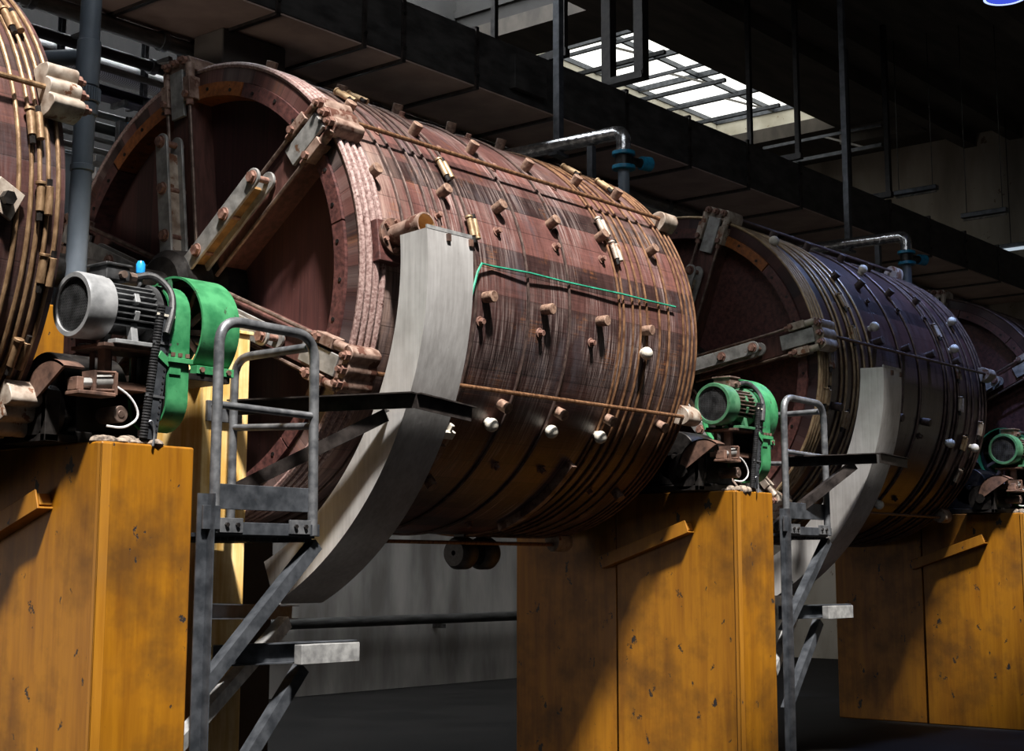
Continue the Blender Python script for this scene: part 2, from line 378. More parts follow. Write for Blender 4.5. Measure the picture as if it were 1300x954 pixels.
# ------------------------------------------------------------------ the drums
RD, LD = 1.5, 3.61
def make_drum(name, label, x0, y0, rot, hoops, pegs, bolts, plugs, couplings, mats, cable=False, spout=None, battens=(), orange=(), drain=None, front=True):
    t = thing(name, label, 'drum', (x0, y0, -RD), 'tanning drums in the row')
    def P(x, th, r): return V(x0+x, y0 - r*math.cos(R(th)), r*math.sin(R(th)))
    def fr(th): # radial, tangential unit vectors
        return V(0, -math.cos(R(th)), math.sin(R(th))), V(0, math.sin(R(th)), math.cos(R(th)))
    ax = (1, 0, 0); O = (x0, y0, 0)
    # barrel wall
    t2 = MB().lathe([(.0, 1.405), (0, RD), (LD, RD), (LD, 1.30), (LD-.14, 1.30), (LD-.14, 1.25), (.16, 1.25), (.16, 1.405)], O, ax, 128)
    # object coordinates must sit on the axis for the stave pattern
    b = t2.build('barrel', mats['barrel'], t)
    me = b.data
    for v in me.vertices: v.co.z += -RD
    b.location.z += RD
    def onaxis(ob):
        for v in ob.data.vertices: v.co.z += -RD
        ob.location.z += RD
        return ob
    onaxis(MB().lathe([(.13, .02), (.13, 1.32), (.17, 1.32), (.17, .02)], O, ax, 96).build('end_panel', mats['head'], t))
    onaxis(MB().lathe([(LD-.17, .02), (LD-.17, 1.31), (LD-.13, 1.31), (LD-.13, .02)], O, ax, 96).build('end_panel', mats['head'], t))
    # rim segments with bolt holes
    if front:
        for k in range(12):
            a = 72 + 30*k
            col = 'ring_orange' if k in orange else mats['ring']
            # lathe about +x with reference z: angle measured from z towards -y
            lo = 90 - (a + 30) + .25; hi = 90 - a - .25
            seg = MB().lathe([(-.022, 1.31), (-.022, 1.402), (.15, 1.402), (.15, 1.31)], O, ax, 12, lo, hi).build('rim_segment', col, t)
            for q in (5, 15, 25):
                e, tg = fr(a + q)
                c = V(x0, y0, 0) + e*(1.345 + (.02 if q == 15 else 0))
                h = MB().cyl(c + V(-.0265, 0, 0), c + V(-.018, 0, 0), .013, 10)
                h.build('rim_bolt', 'iron', seg)
    # hoops: (x, radius of rod, material)
    for hx, hr, hm in hoops:
        pr = [(hx + hr*math.cos(2*PI*i/8), RD + hr*.75 + hr*math.sin(2*PI*i/8)) for i in range(8)]
        MB().lathe(pr, O, ax, 128).build('hoop', hm, t)
    # hoop couplings
    for cx, ct, cm in couplings:
        e, tg = fr(ct); c = P(cx, ct, RD + .035)
        m = MB()
        m.cyl(c + V(-.022, 0, 0) + tg*.075, c + V(-.022, 0, 0) - tg*.065, .020, 12)
        m.cyl(c + V(.024, 0, 0) + tg*.065, c + V(.024, 0, 0) - tg*.075, .020, 12)
        m.cyl(c + V(-.024, 0, 0) + tg*.08, c + V(-.024, 0, 0) + tg*.065, .026, 12)
        cp = m.build('hoop_coupling', cm, t, .003)
        MB().cyl(c + V(-.022, 0, 0) - tg*.066, c + V(-.022, 0, 0) - tg*.11, .015, 6).build('nut', 'iron', cp)
        MB().cyl(c + V(.024, 0, 0) + tg*.064, c + V(.024, 0, 0) + tg*.10, .015, 6).build('nut', 'iron', cp)
    # pegs, bolts, plugs on the skin
    for px, pt in pegs:
        e, _ = fr(pt); c = P(px, pt, RD - .01)
        MB().cyl(c, c + e*.095, .036, 14, .039).build('peg', mats['peg'], t, .006)
    for px, pt in bolts:
        e, _ = fr(pt); c = P(px, pt, RD - .01)
        MB().cyl(c, c + e*.018, .034, 12).cyl(c, c + e*.05, .021, 8).build('bolt', mats['bolt'], t, .003)
    for px, pt in plugs:
        e, _ = fr(pt); c = P(px, pt, RD)
        MB().cyl(c - e*.01, c + e*.05, .03, 12).ball(c + e*.055, .047).build('plug', 'white', t)
    # six arms: timber, straps, strut, brackets, tie rods
    for k in range(6):
        a = rot + 60*k; e, tg = fr(a)
        if front:
            MB().prof(P(.05, a, .2), P(.05, a, 1.43), [(-.09, -.1), (.09, -.1), (.09, .09), (-.09, .09)], (1, 0, 0)).build('arm_timber', mats['beam'], t, .006)
            for s in (-1, 1):
                MB().tube([P(-.075, a, .28) + tg*.115*s, P(-.075, a, 1.54) + tg*.115*s], .0125, 8).build('strap_rod', mats['strap'], t)
            # strut: two plates, web, three pins
            def plate(xa, xb):
                out = [(-.058, .1), (.058, .1)] + [(.058*math.cos(R(q)), 1.0 + .058*math.sin(R(q))) for q in range(0, 181, 20)]
                n = len(out)
                pts = [V(x0+xx, y0, 0) + tg*u + e*v for xx in (xa, xb) for u, v in out]
                return pts, [tuple(range(n)), tuple(range(2*n-1, n-1, -1))] + [(i, i+n, (i+1) % n+n, (i+1) % n) for i in range(n)]
            m = MB()
            for xa, xb in ((-.235, -.215), (-.115, -.095)): m.faces(*plate(xa, xb))
            st = m.build('strut', mats['strut'], t, .004)
            MB().prof(P(-.165, a, .12), P(-.165, a, .93), [(-.05, -.012), (.05, -.012), (.05, .012), (-.05, .012)], tg).build('web', 'cast' if k == 1 else 'web', st)
            for rr in (1.0, .68, .36):
                m = MB().cyl(P(-.255, a, rr), P(-.06, a, rr), .021, 12).cyl(P(-.262, a, rr), P(-.235, a, rr), .034, 6)
                m.cyl(P(-.242, a, rr), P(-.235, a, rr), .043, 14)
                m.build('pin', 'rustpin', st)
            # cover plate and lugs over the rim
            m = MB().prof(P(-.075, a, 1.2), P(-.075, a, 1.53), [(-.065, -.012), (.065, -.012), (.065, .012), (-.065, .012)], (1, 0, 0))
            m.build('cover_plate', 'steel', t, .004)
            for s in (-1, 1):
                m = MB().prof(P(-.05, a, 1.30) + tg*.115*s, P(-.05, a, 1.46) + tg*.115*s, [(-.034, -.05), (.034, -.05), (.034, .045), (-.034, .045)], (1, 0, 0))
                m.cyl(P(-.06, a, 1.42) + tg*.115*s, P(-.06, a, 1.56) + tg*.115*s, .032, 12)
                lg = m.build('lug', mats['bracket'], t, .006)
                MB().cyl(P(-.125, a, 1.33) + tg*.115*s, P(-.09, a, 1.33) + tg*.115*s, .024, 6).build('nut', 'rustpin', lg)
                MB().cyl(P(-.075, a, 1.26) + tg*.115*s, P(-.075, a, 1.31) + tg*.115*s, .026, 6).build('nut', 'rustpin', lg)
        # ribbed castings gripping the rim, front and back
        for xa, xb in (((-.07, .17),) if front else ()) + ((LD-.13, LD+.05),):
            back = xa > 1; wv = mats.get('wave', .014); rnd = back and wv < .02; tw = .075 if rnd else .14
            n = 24; top = []
            for i in range(n+1):
                u = -tw + 2*tw*i/n
                if rnd: top.append((u, 1.53 + .105*math.sqrt(max(0, 1-(u/tw)**2)))); continue
                top.append((u, 1.605 + wv*abs(math.cos(u/tw*1.5*PI)) - (.03 if i in (0, n) else .012 if i in (1, n-1) else 0)))
            poly = [(-tw, 1.515)] + top + [(tw, 1.515)]
            N = len(poly)
            pts = [V(x0+xx, y0, 0) + tg*u + e*v for xx in (xa, xb) for u, v in poly]
            br = MB().faces(pts, [tuple(range(N)), tuple(range(2*N-1, N-1, -1))] + [(i, i+N, (i+1) % N+N, (i+1) % N) for i in range(N)]).build('rim_bracket', 'cast' if rnd else mats['bracket'], t, .006)
            sx, d = (xa, -1) if xa < 1 else (xb, 1)
            for u in ((0,) if rnd else (-.6*tw, 0, .6*tw)):
                c = V(x0+sx, y0, 0) + tg*u + e*1.585
                MB().cyl(c, c + V(.035*d, 0, 0), .03, 6).cyl(c, c + V(.06*d, 0, 0), .016, 8).build('nut', 'rustpin', br)
        MB().tube([P(.1, a, 1.578), P(LD-.1, a, 1.578)], .0145, 10).build('tie_rod', mats['rod'], t)
    # hub and axle
    if front: MB().lathe([(-.30, .10), (-.30, .20), (-.26, .25), (-.07, .27), (-.03, .36), (.14, .36), (.14, .10)], O, ax, 40).build('hub', 'iron', t)
    m = MB()
    m.lathe([(LD-.14, .1), (LD-.14, .36), (LD+.03, .36), (LD+.07, .27), (LD+.2, .22), (LD+.2, .1)], O, ax, 40)
    m.build('hub', 'iron', t)
    if front: MB().cyl(P(-1.42, 0, 0), P(.2, 0, 0), .105, 28).build('axle', 'iron', t, .008)
    MB().cyl(P(LD-.2, 0, 0), P(LD+.62, 0, 0), .105, 28).build('axle', 'iron', t, .008)
    # outlet pipe on a square pad
    if spout:
        sx, sa = spout; e, tg = fr(sa)
        m = MB().prof(P(sx-.02, sa, RD), P(sx-.02, sa, RD+.07), [(-.10, -.16), (.10, -.16), (.10, .10), (-.10, .10)], tg)
        m.build('outlet_pad', mats['ring'], t, .008)
        MB().cyl(P(sx, sa, RD+.07), P(sx, sa, RD+.095), .115, 28).build('outlet_flange', 'rust', t, .004)
        for q in range(6):
            c = P(sx, sa, RD+.09) + V(1, 0, 0)*.095*math.cos(R(60*q+20)) + tg*.095*math.sin(R(60*q+20))
            MB().cyl(c, c + e*.025, .016, 6).build('outlet_bolt', 'rustpin', t)
        sp = MB().lathe([(0, .066), (.16, .072), (.17, .079), (.27, .081), (.27, .07), (0, .058)], P(sx, sa, RD+.08), e, 32).build('outlet_pipe', 'cast_brown', t)
        MB().lathe([(.10, .0595), (.268, .0688), (.268, .0697), (.10, .0605)], P(sx, sa, RD+.08), e, 32).build('pipe_bore', 'tan_in', sp)
    if cable:
        pts = [P(.90, -6, RD+.05), P(.93, -2, RD+.06), P(1.0, 4, RD+.05), P(1.06, 6.5, RD+.04), P(1.2, 6.8, RD+.02)] + [P(1.2+.35*i, 6.9+.08*i, RD+.035+.008*math.sin(i*2)) for i in range(1, 7)]
        MB().tube(pts, .008, 6).build('cable', 'cable', t)
    for bx, b0, b1, bl in battens:
        m = MB(); n = 14
        for i in range(n):
            q0, q1 = b0 + (b1-b0)*i/n, b0 + (b1-b0)*(i+1)/n
            e, _ = fr(q0); m.bar(P(bx, q0, RD+.03), P(bx, q1, RD+.03), .055, .06, e)
        m.build('batten', 'cast_brown', t)
        if bl:
            e, tg = fr(b0 + 2); c = P(bx, b0+3, RD+.03)
            MB().bar(c - V(.05, 0, 0), c + V(.05, 0, 0), .055, .06, e).bar(c + V(-.012, 0, 0) + tg*.05, c + V(.012, 0, 0) + tg*.05, .05, .05, e).build('clip', 'white', t, .006)
    if not front:
        e, tg = fr(-2); c = P(3.27, -2, RD + .02)
        sq = MB().prof(c, c + e*.02, [(-.075, -.075), (.075, -.075), (.075, .075), (-.075, .075)], tg + V(.5, 0, 0)).build('square_plate', 'cast', t, .004)
        MB().cyl(c + e*.02, c + e*.06, .035, 6).build('nut', 'iron', sq)
    if drain:
        for dx in drain:
            m = MB().lathe([(0, .02), (0, .10), (.04, .125), (.14, .125), (.18, .10), (.18, .02)], (x0+dx-.09, y0, -RD-.14), ax, 28)
            m.box(x0+dx-.03, x0+dx+.03, y0-.05, y0+.05, -RD-.10, -RD+.01)
            m.build('drain_valve', 'rubber', t)
    return t

HB = 'hoop'
def hoopset(front_m, mid_m, back_m):
    h = [(x, .0215, front_m) for x in (.010, .065, .120, .175)]
    h += [(x, .0105, mid_m) for x in (.39, .50, .65, .735, .82, .955, 1.03)]
    h += [(x, .0105, mid_m) for x in (1.56, 2.01)]
    h += [(x, .0095, back_m) for x in (2.60, 2.65, 2.765, 2.857, 2.945, 3.105, 3.23, 3.424, 3.48, 3.54, 3.597)]
    return h
rowsA = {23.9: (.20, .83, 1.375, 1.95, 2.52, 3.16), -1.3: (.60, 1.125, 1.73, 2.35, 2.90), -27: (.84, 1.475, 2.08, 2.65, 3.32),
         46.8: (.32, .93, 1.5, 2.1, 2.68, 3.2), 71: (.149, .774, 1.32, 1.89, 2.455), -51: (.6, 1.2, 3.30)}
rowsB = {17: (.737, 1.314, 1.942, 2.476), -7.4: (1.09, 1.70, 2.272), -45: (1.753, 2.255), -51.5: (2.98,), -72: (2.16,), 41: (.5, 1.05, 1.62, 2.3), 64: (.6, 1.2, 1.9)}
fl = lambda d: [(x, a) for a, xs in d.items() for x in xs]
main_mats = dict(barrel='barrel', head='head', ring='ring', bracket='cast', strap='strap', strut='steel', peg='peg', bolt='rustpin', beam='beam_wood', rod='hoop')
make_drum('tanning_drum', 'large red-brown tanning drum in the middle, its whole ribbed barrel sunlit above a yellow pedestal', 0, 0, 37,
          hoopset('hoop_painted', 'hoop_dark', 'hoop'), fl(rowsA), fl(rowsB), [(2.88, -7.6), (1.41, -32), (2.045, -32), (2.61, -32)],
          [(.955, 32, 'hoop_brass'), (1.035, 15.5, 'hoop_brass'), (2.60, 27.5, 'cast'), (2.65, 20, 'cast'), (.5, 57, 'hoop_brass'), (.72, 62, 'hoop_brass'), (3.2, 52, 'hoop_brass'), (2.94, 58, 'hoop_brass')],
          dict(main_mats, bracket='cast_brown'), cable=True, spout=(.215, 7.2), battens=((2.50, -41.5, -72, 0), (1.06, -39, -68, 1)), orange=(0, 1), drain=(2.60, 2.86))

h3 = [(x, .014, 'hoop_brass') for x in (.0, .04, .087, .144, .2)] + [(x, .0125, 'hoop_brass') for x in (.407, .497, .65, .72, .85, 1.0)] \
   + [(x, .0125, 'hoop_dark') for x in (1.63, 2.02)] + [(x, .0125, 'hoop_dark') for x in (2.60, 2.675, 2.83, 2.91, 3.15, 3.27, 3.44, 3.52, 3.60)]
peg3 = [(1.41, 38), (2.03, 38), (2.63, 38), (1.17, 12.5), (1.75, 12.5), (2.30, 12.5), (1.54, -12.9), (2.14, -12.9), (.32, -13), (.55, 60), (1.2, 60), (1.9, 60), (2.5, 60), (.9, 38), (2.9, 12.5), (.7, -39), (1.4, -38)]
bolt3 = [(1.99, 30), (1.35, 30), (2.6, 30), (1.5, -18.5), (2.13, -18.5), (1.6, -45), (2.3, -45), (.75, 16)]
plug3 = [(1.13, 17.6), (3.24, 31.2), (2.91, 17.3), (2.75, -19.2), (3.36, -19.6), (1.97, -47.1), (.15, 49.6), (1.93, 50.5), (.68, -39)]
coup3 = [(.71, 25.6, 'hoop_brass'), (.69, 12.9, 'hoop_brass'), (.172, 2, 'cast'), (.12, -10.3, 'hoop_brass'), (.52, -16.9, 'hoop_brass'), (2.91, -4.2, 'cast'), (3.12, -18.6, 'hoop_brass'), (3.29, -31.8, 'cast'), (2.70, 24.2, 'cast'), (3.44, -12, 'cast'), (2.9, 8, 'cast')]
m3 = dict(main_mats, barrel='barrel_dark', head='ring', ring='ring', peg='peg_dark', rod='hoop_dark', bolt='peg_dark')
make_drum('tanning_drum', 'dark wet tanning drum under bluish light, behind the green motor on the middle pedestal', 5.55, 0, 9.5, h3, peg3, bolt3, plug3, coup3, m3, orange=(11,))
h1 = [(x, .0115, 'hoop_tan') for x in (3.35, 3.417, 3.462, 3.51, 3.565)] + [(x, .0115, 'hoop_tan') for x in (2.7, 2.85, 3.0, 3.2)]
make_drum('tanning_drum', 'maroon tanning drum cut off by the left edge, brass-coloured hoops and a pale rim casting', -5.60, 0, 20.5, h1,
          [(3.1, 35), (2.6, 35), (2.6, 10)], [(2.4, 20)], [], [(3.43, 13.2, 'hoop_tan'), (3.475, -.6, 'hoop_tan'), (3.53, -13.2, 'hoop_tan'), (3.50, -29, 'hoop_tan'), (3.45, 38, 'hoop_tan')],
          dict(main_mats, barrel='barrel_maroon', bracket='cast', rod='hoop_tan', wave=.032), front=False)
h4 = [(x, .0125, 'hoop_dark') for x in (.0, .05, .1, .15, .4, .5, .65, .73, .85, 1.0, 1.6, 2.0, 2.6)]
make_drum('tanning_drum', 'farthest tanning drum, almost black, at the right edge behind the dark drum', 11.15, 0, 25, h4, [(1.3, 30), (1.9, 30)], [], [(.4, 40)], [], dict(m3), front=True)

# ------------------------------------------------------------------ yellow pedestals with what stands on them
def pedestal(dx, dy, dz, label, post_label=None, post=True):
    t = thing('machine_pedestal', label, 'pedestal', (dx-1.5, dy-.5, FL), 'yellow drum pedestals')
    top = -1.15 + dz
    MB().box(dx-1.79, dx-1.235, dy-1.60, dy-.47, FL, top).build('motor_plinth', 'ped', t, .012)
    MB().box(dx-1.765, dx-1.26, dy-.45, dy+.60, FL, -.30).build('bearing_plinth', 'ped', t, .012)
    MB().box(dx-1.798, dx-1.735, dy-1.608, dy-1.598, FL, top-.01).box(dx-1.798, dx-1.788, dy-1.608, dy-1.575, FL, top-.01).build('corner_strip', 'ped_strip', t, .004)
    # folded drip bar on the flank
    a = V(dx-1.83, dy-1.20, -1.42+dz); b = V(dx-1.83, dy-.36, -1.70+dz)
    MB().prof(a, b, [(-.045, -.05), (.045, -.05), (.045, -.038), (-.033, -.038), (-.033, .05), (-.045, .05)], (0, 0, 1)).prof(a, b, [(-.03, -.03), (.04, -.03), (.04, .03), (-.03, .03)], (0, 0, 1)).build('drip_bar', 'ped_strip', t, .004)
    return t
pedestal(0, 0, 0, 'orange-yellow pedestal at the lower left, below the grey motor')
pedestal(5.69, -.05, -.01, 'orange-yellow pedestal in the middle, half under the shadow of the red-brown drum')
pedestal(11.3, -.1, -.02, 'dim orange-yellow pedestal at the lower right corner')

def bearing(dx, label):
    t = thing('bearing_block', label, 'bearing', (dx-1.5, 0, -.30), 'axle bearings on the pedestals')
    for q, sx in enumerate((-1.66, -1.37)):
        m = MB().box(dx+sx-.09, dx+sx+.09, -.34, .34, -.30, -.22)
        m.lathe([(-.085, .11), (-.085, .21), (.085, .21), (.085, .11)], (dx+sx, 0, 0), (1, 0, 0), 36)
        m.box(dx+sx-.08, dx+sx+.08, -.2, .2, -.22, -.10)
        m.build('housing', 'iron', t, .01)
        for s in (-1, 1): MB().cyl((dx+sx, .28*s, -.22), (dx+sx, .28*s, -.15), .03, 6).build('bolt', 'rust', t)
bearing(0, 'black axle bearing on the lower left pedestal, behind the grey motor')
bearing(5.69, 'black axle bearing on the middle pedestal, behind the green motor')
bearing(11.3, 'black axle bearing on the pedestal at the right edge')

pt = thing('steel_post', 'pale yellow steel post behind the tubular gate, lit cream by daylight', 'post', (-.43, -.6, FL))
MB().box(-.60, -.262, -.86, -.32, FL, -.385).build('column', 'post', pt, .01)
MB().box(-.615, -.25, -.875, -.30, -.385, -.365).build('cap_plate', 'post', pt, .003)
MB().box(-.585, -.33, -.885, -.86, -.92, -.80).cyl((-.55, -.90, -.83), (-.55, -.86, -.83), .014, 6).cyl((-.36, -.90, -.83), (-.36, -.86, -.83), .014, 6).build('fixing_plate', 'galv', pt, .003)
MB().bar((-.612, -.84, -.70), (-.612, -.40, -.30), .012, .05, (1, 0, 0)).build('tie_strap', 'post', pt, .002)

# ------------------------------------------------------------------ drive sets
def drive(dx, dy, dz, cowl, body, fin, where, far=False):
    def W(x, y, z): return V(x+dx, y+dy, z+dz)
    yc, zc, r = -1.46, -.485, .158
    O = W(0, yc, zc)
    # ---- motor
    t = thing('drive_motor', where[0], 'motor', W(-1.6, yc, -.66), 'electric drive motors')
    MB().lathe([(-1.90, r-.022), (-1.90, r), (-1.885, r+.006), (-1.745, r+.002), (-1.74, r-.02), (-1.88, r-.026)], O, (1, 0, 0), 48).build('fan_cowl', cowl, t)
    g = MB()
    rg_ = r-.024
    for k in range(-9, 10):
        u = rg_*k/9.5; h = math.sqrt(rg_*rg_-u*u)
        for p0, p1 in ((V(0, u, -h), V(0, u, h)), (V(0, -h, u), V(0, h, u))): g.bar(O + V(-1.885, 0, 0) + p0, O + V(-1.885, 0, 0) + p1, .0045, .0045, (1, 0, 0))
    g.lathe([(-1.889, rg_-.006), (-1.889, rg_+.004), (-1.88, rg_+.004), (-1.88, rg_-.006)], O, (1, 0, 0), 40)
    g.build('fan_grille', 'motor_body', t)
    MB().lathe([(-1.87, .01), (-1.87, .125), (-1.85, .125), (-1.85, .01)], O, (1, 0, 0), 24).build('fan', 'iron', t)
    MB().lathe([(-1.76, .01), (-1.76, .118), (-1.515, .118), (-1.50, .155), (-1.465, .155), (-1.45, .08), (-1.43, .05), (-1.43, .01)], O, (1, 0, 0), 40).build('motor_body', body, t)
    for k in range(30):
        a = 12*k
        if 48 < a < 132: continue
        if 225 < a < 315: continue
        c = V(0, math.cos(R(a)), math.sin(R(a)))
        MB().bar(O + V(-1.738, 0, 0) + c*.133, O + V(-1.503, 0, 0) + c*.133, .008, .040, c).build('cooling_fin', fin, t)
    for a in (160, 195, 20):
        c = V(0, math.cos(R(a)), math.sin(R(a))); MB().bar(O + V(-1.635, 0, 0) + c*.12, O + V(-1.605, 0, 0) + c*.12, .05, .068, c).build('body_lug', cowl, t, .004)
    # feet
    for s in (-1, 1):
        m = MB().box(dx-1.75, dx-1.49, dy+yc+s*.125-.035, dy+yc+s*.125+.035, dz-.672, dz-.65)
        m.prof(W(-1.62, yc+s*.12, -.655), W(-1.62, yc+s*.10, -.56), [(-.02, -.02), (.02, -.02), (.02, .02), (-.02, .02)], (1, 0, 0))
        m.build('foot', cowl, t, .004)
    bx = MB().box(dx-1.76, dx-1.62, dy+yc-.075, dy+yc+.075, dz-.345, dz-.275).box(dx-1.77, dx-1.61, dy+yc-.085, dy+yc+.085, dz-.275, dz-.26).build('terminal_box', body if not far else 'strap', t, .006)
    MB().cyl(W(-1.62, yc-.03, -.31), W(-1.56, yc-.03, -.31), .026, 8).build('cable_gland', 'strap', bx)
    MB().cyl(W(-1.67, yc-.075, -.315), W(-1.67, yc-.10, -.315), .02, 8).build('blank_plug', 'strap', bx)
    cb = rounded([W(-1.57, yc-.03, -.31), W(-1.47, yc-.06, -.28), W(-1.40, yc-.12, -.36), W(-1.43, yc-.18, -.47), W(-1.48, yc-.195, -.60)], .12, 6)
    MB().tube(cb, .019, 10).build('power_cable', 'rubber', t)
    # ---- narrow belt guard in front
    t = thing('belt_guard', where[1], 'guard', W(-1.21, yc, -1.08), 'green belt guards')
    zt, zb, rr = -.485, -.915, .16
    def obround(rad, n=14): 
        return [(rad*math.cos(R(180*i/n)), zt + rad*math.sin(R(180*i/n))) for i in range(n+1)] + [(rad*math.cos(R(180+180*i/n)), zb + rad*math.sin(R(180+180*i/n))) for i in range(n+1)]
    def ob_shell(m, ro, ri, xa, xb):
        a, b = obround(ro), obround(ri); n = len(a)
        pts = [W(x, yc+u, v) for x in (xa, xb) for lst in (a, b) for u, v in lst]
        fs = []
        for i in range(n):
            j = (i+1) % n
            fs += [(i, j, 2*n+j, 2*n+i), (n+i, 3*n+i, 3*n+j, n+j), (i, n+i, n+j, j), (2*n+i, 2*n+j, 3*n+j, 3*n+i)]
        m.faces(pts, fs); return m
    def ob_plate(m, ro, xa, xb):
        a = obround(ro); n = len(a)
        pts = [W(x, yc+u, v) for x in (xa, xb) for u, v in a]
        m.faces(pts, [tuple(range(n)), tuple(range(2*n-1, n-1, -1))] + [(i, (i+1) % n, n+(i+1) % n, n+i) for i in range(n)]); return m
    ob_shell(MB(), rr, rr-.012, -1.435, -1.305).build('rim_band', 'green', t)
    ob_plate(MB(), rr-.01, -1.32, -1.308).build('back_plate', 'green', t)
    ob_plate(MB(), rr-.015, -1.425, -1.415).build('front_plate', 'iron', t)
    m = MB().box(dx-1.445, dx-1.295, dy+yc-rr-.022, dy+yc-rr+.004, dz-.735, dz-.71)
    m.build('joint_flange', 'green', t, .002)
    for q in (-1.415, -1.37, -1.325): MB().cyl(W(q, yc-rr-.012, -.705), W(q, yc-rr-.012, -.685), .012, 6).build('bolt', 'rust', t)
    MB().bar(W(-1.43, yc-rr-.004, -.745), W(-1.50, yc-rr-.01, -.70), .012, .04).bar(W(-1.43, yc-rr-.004, -.77), W(-1.36, yc-rr-.004, -.77), .008, .05).build('stay', 'green', t, .002)
    MB().cyl(W(-1.33, yc, zb), W(-1.44, yc, zb), .05, 16).build('shaft_boss', 'iron', t)
    # ---- big pulley in its open-fronted guard
    yw, zw, rw = -1.12, -.475, .295
    OW = W(0, yw, zw)
    t = thing('flywheel_guard', where[2], 'guard', W(-.93, yw, -.73), 'round green flywheel guards')
    # circular cover, open towards the left end and at the foot
    MB().lathe([(-1.06, rw-.012), (-1.06, rw), (-.81, rw), (-.81, .03), (-.822, .03), (-.822, rw-.012)], OW, (1, 0, 0), 56, -138, 138).build('cover', 'green', t)
    for s in (-1, 1):
        MB().box(dx-1.06, dx-.81, dy+yw+s*.197-(.06 if s < 0 else 0), dy+yw+s*.197+(.06 if s > 0 else 0), dz-.735, dz-.69).build('foot_flange', 'green', t, .003)
    for q in (-1.03, -.94, -.85): MB().cyl(W(q, yw-.25, -.712), W(q, yw-.268, -.712), .016, 6).build('bolt', 'rust', t)
    MB().bar(W(-1.055, yw, zw+.01), W(-1.055, yw+.01, zw+rw-.005), .035, .008, (1, 0, 0)).build('stay', 'green_dark', t)
    # carries its own foot stand down to the plinth side
    MB().box(dx-1.235, dx-.83, dy+yw-.25, dy+yw+.25, dz-.77, dz-.735).build('base_plate', 'iron', t, .004)
    t = thing('flywheel', where[3], 'pulley', W(-.93, yw, -.735), 'spoked flywheels')
    MB().lathe([(-1.0, rw-.045), (-1.0, rw-.022), (-.86, rw-.022), (-.86, rw-.045)], OW, (1, 0, 0), 48).build('rim', 'iron', t)
    MB().lathe([(-1.03, .01), (-1.03, .06), (-.84, .06), (-.84, .01)], OW, (1, 0, 0), 24).build('hub', 'iron', t)
    for k in range(10):
        c = V(0, math.cos(R(36*k+8)), math.sin(R(36*k+8)))
        MB().bar(OW + V(-.96, 0, 0) + c*.05, OW + V(-.96, 0, 0) + c*(rw-.04), .03, .016, (1, 0, 0)).build('spoke', 'strap', t)
    # ---- gearbox below the motor
    t = thing('gearbox', where[4], 'gearbox', W(-1.6, -1.2, -1.15), 'greasy gearboxes on the pedestals')
    MB().box(dx-1.78, dx-1.30, dy-1.36, dy-.62, dz-1.15, dz-1.09).build('base', 'iron', t, .008)
    m = MB().box(dx-1.74, dx-1.36, dy-1.30, dy-.70, dz-1.09, dz-.84)
    m.lathe([(-1.74, .02), (-1.74, .2), (-1.36, .2), (-1.36, .02)], W(0, -1.0, -.86), (1, 0, 0), 32)
    m.build('housing', 'iron', t, .012)
    MB().box(dx-1.76, dx-1.34, dy-1.52, dy-1.34, dz-.885, dz-.845).box(dx-1.74, dx-1.70, dy-1.52, dy-1.46, dz-.885, dz-.69).box(dx-1.40, dx-1.36, dy-1.55, dy-1.49, dz-.885, dz-.69).build('side_frame', 'rust', t, .004)
    MB().box(dx-1.80, dx-1.335, dy-1.60, dy-1.32, dz-.69, dz-.672).build('motor_shelf', 'rust', t, .003)
    for q in (-1.70, -1.60, -1.45): MB().cyl(W(q, -1.36, -.845), W(q, -1.36, -.69), .014, 8).build('jack_bolt', 'rust', t)
    MB().cyl(W(-1.63, -1.52, -1.005), W(-1.63, -1.36, -1.005), .042, 24).cyl(W(-1.63, -1.525, -1.005), W(-1.63, -1.50, -1.005), .02, 16).build('filler_cap', 'strap', t, .005)
    MB().cyl(W(-1.48, yc+.02, zb), W(-1.44, yc+.02, zb), .045, 20).build('input_shaft', 'iron', t)
    # ---- brake with arched guard and thruster
    t = thing('brake_unit', where[5], 'brake', W(-1.95, -1.28, -1.15), 'drum brakes on the pedestals')
    OB = W(0, -1.42, -.985)
    seg = [(.225*math.sin(R(q)), .225*math.cos(R(q))) for q in range(-100, 36, 5)]
    n = len(seg)
    pts = [OB + V(xx, -u, v) for xx in (-1.985, -1.97) for u, v in seg]
    m = MB().faces(pts, [tuple(range(n)), tuple(range(2*n-1, n-1, -1))] + [(i, i+n, (i+1) % n+n, (i+1) % n) for i in range(n)])
    m.lathe([(-1.985, .213), (-1.985, .225), (-1.87, .225), (-1.87, .213)], OB, (1, 0, 0), 24, -100, 35)
    m.build('arched_guard', 'rust', t)
    OB = W(0, -1.22, -1.0)
    MB().lathe([(-1.95, .02), (-1.95, .14), (-1.84, .14), (-1.84, .02)], OB, (1, 0, 0), 36).build('brake_drum', 'iron', t)
    MB().cyl(OB + V(-1.99, 0, 0), OB + V(-1.72, 0, 0), .05, 20).build('shaft', 'iron', t)
    m = MB().box(dx-1.93, dx-1.72, dy-1.60, dy-1.48, dz-.935, dz-.915).box(dx-1.93, dx-1.89, dy-1.58, dy-1.50, dz-.915, dz-.85).bar(W(-1.93, -1.52, -.88), W(-1.84, -1.52, -.87), .045, .04)
    m.build('lever', 'rust', t, .005)
    MB().cyl(W(-1.88, -1.535, -.875), W(-1.80, -1.535, -.868), .026, 8).build('clevis', 'steel', t, .004)
    th = MB().cyl(W(-1.82, -1.52, -.868), W(-1.70, -1.52, -.852), .036, 20).build('thruster', 'steel', t, .006)
    m = MB()
    for xx in (-1.822, -1.70): m.box(dx+xx-.008, dx+xx+.008, dy-1.57, dy-1.47, dz-.92, dz-.81)
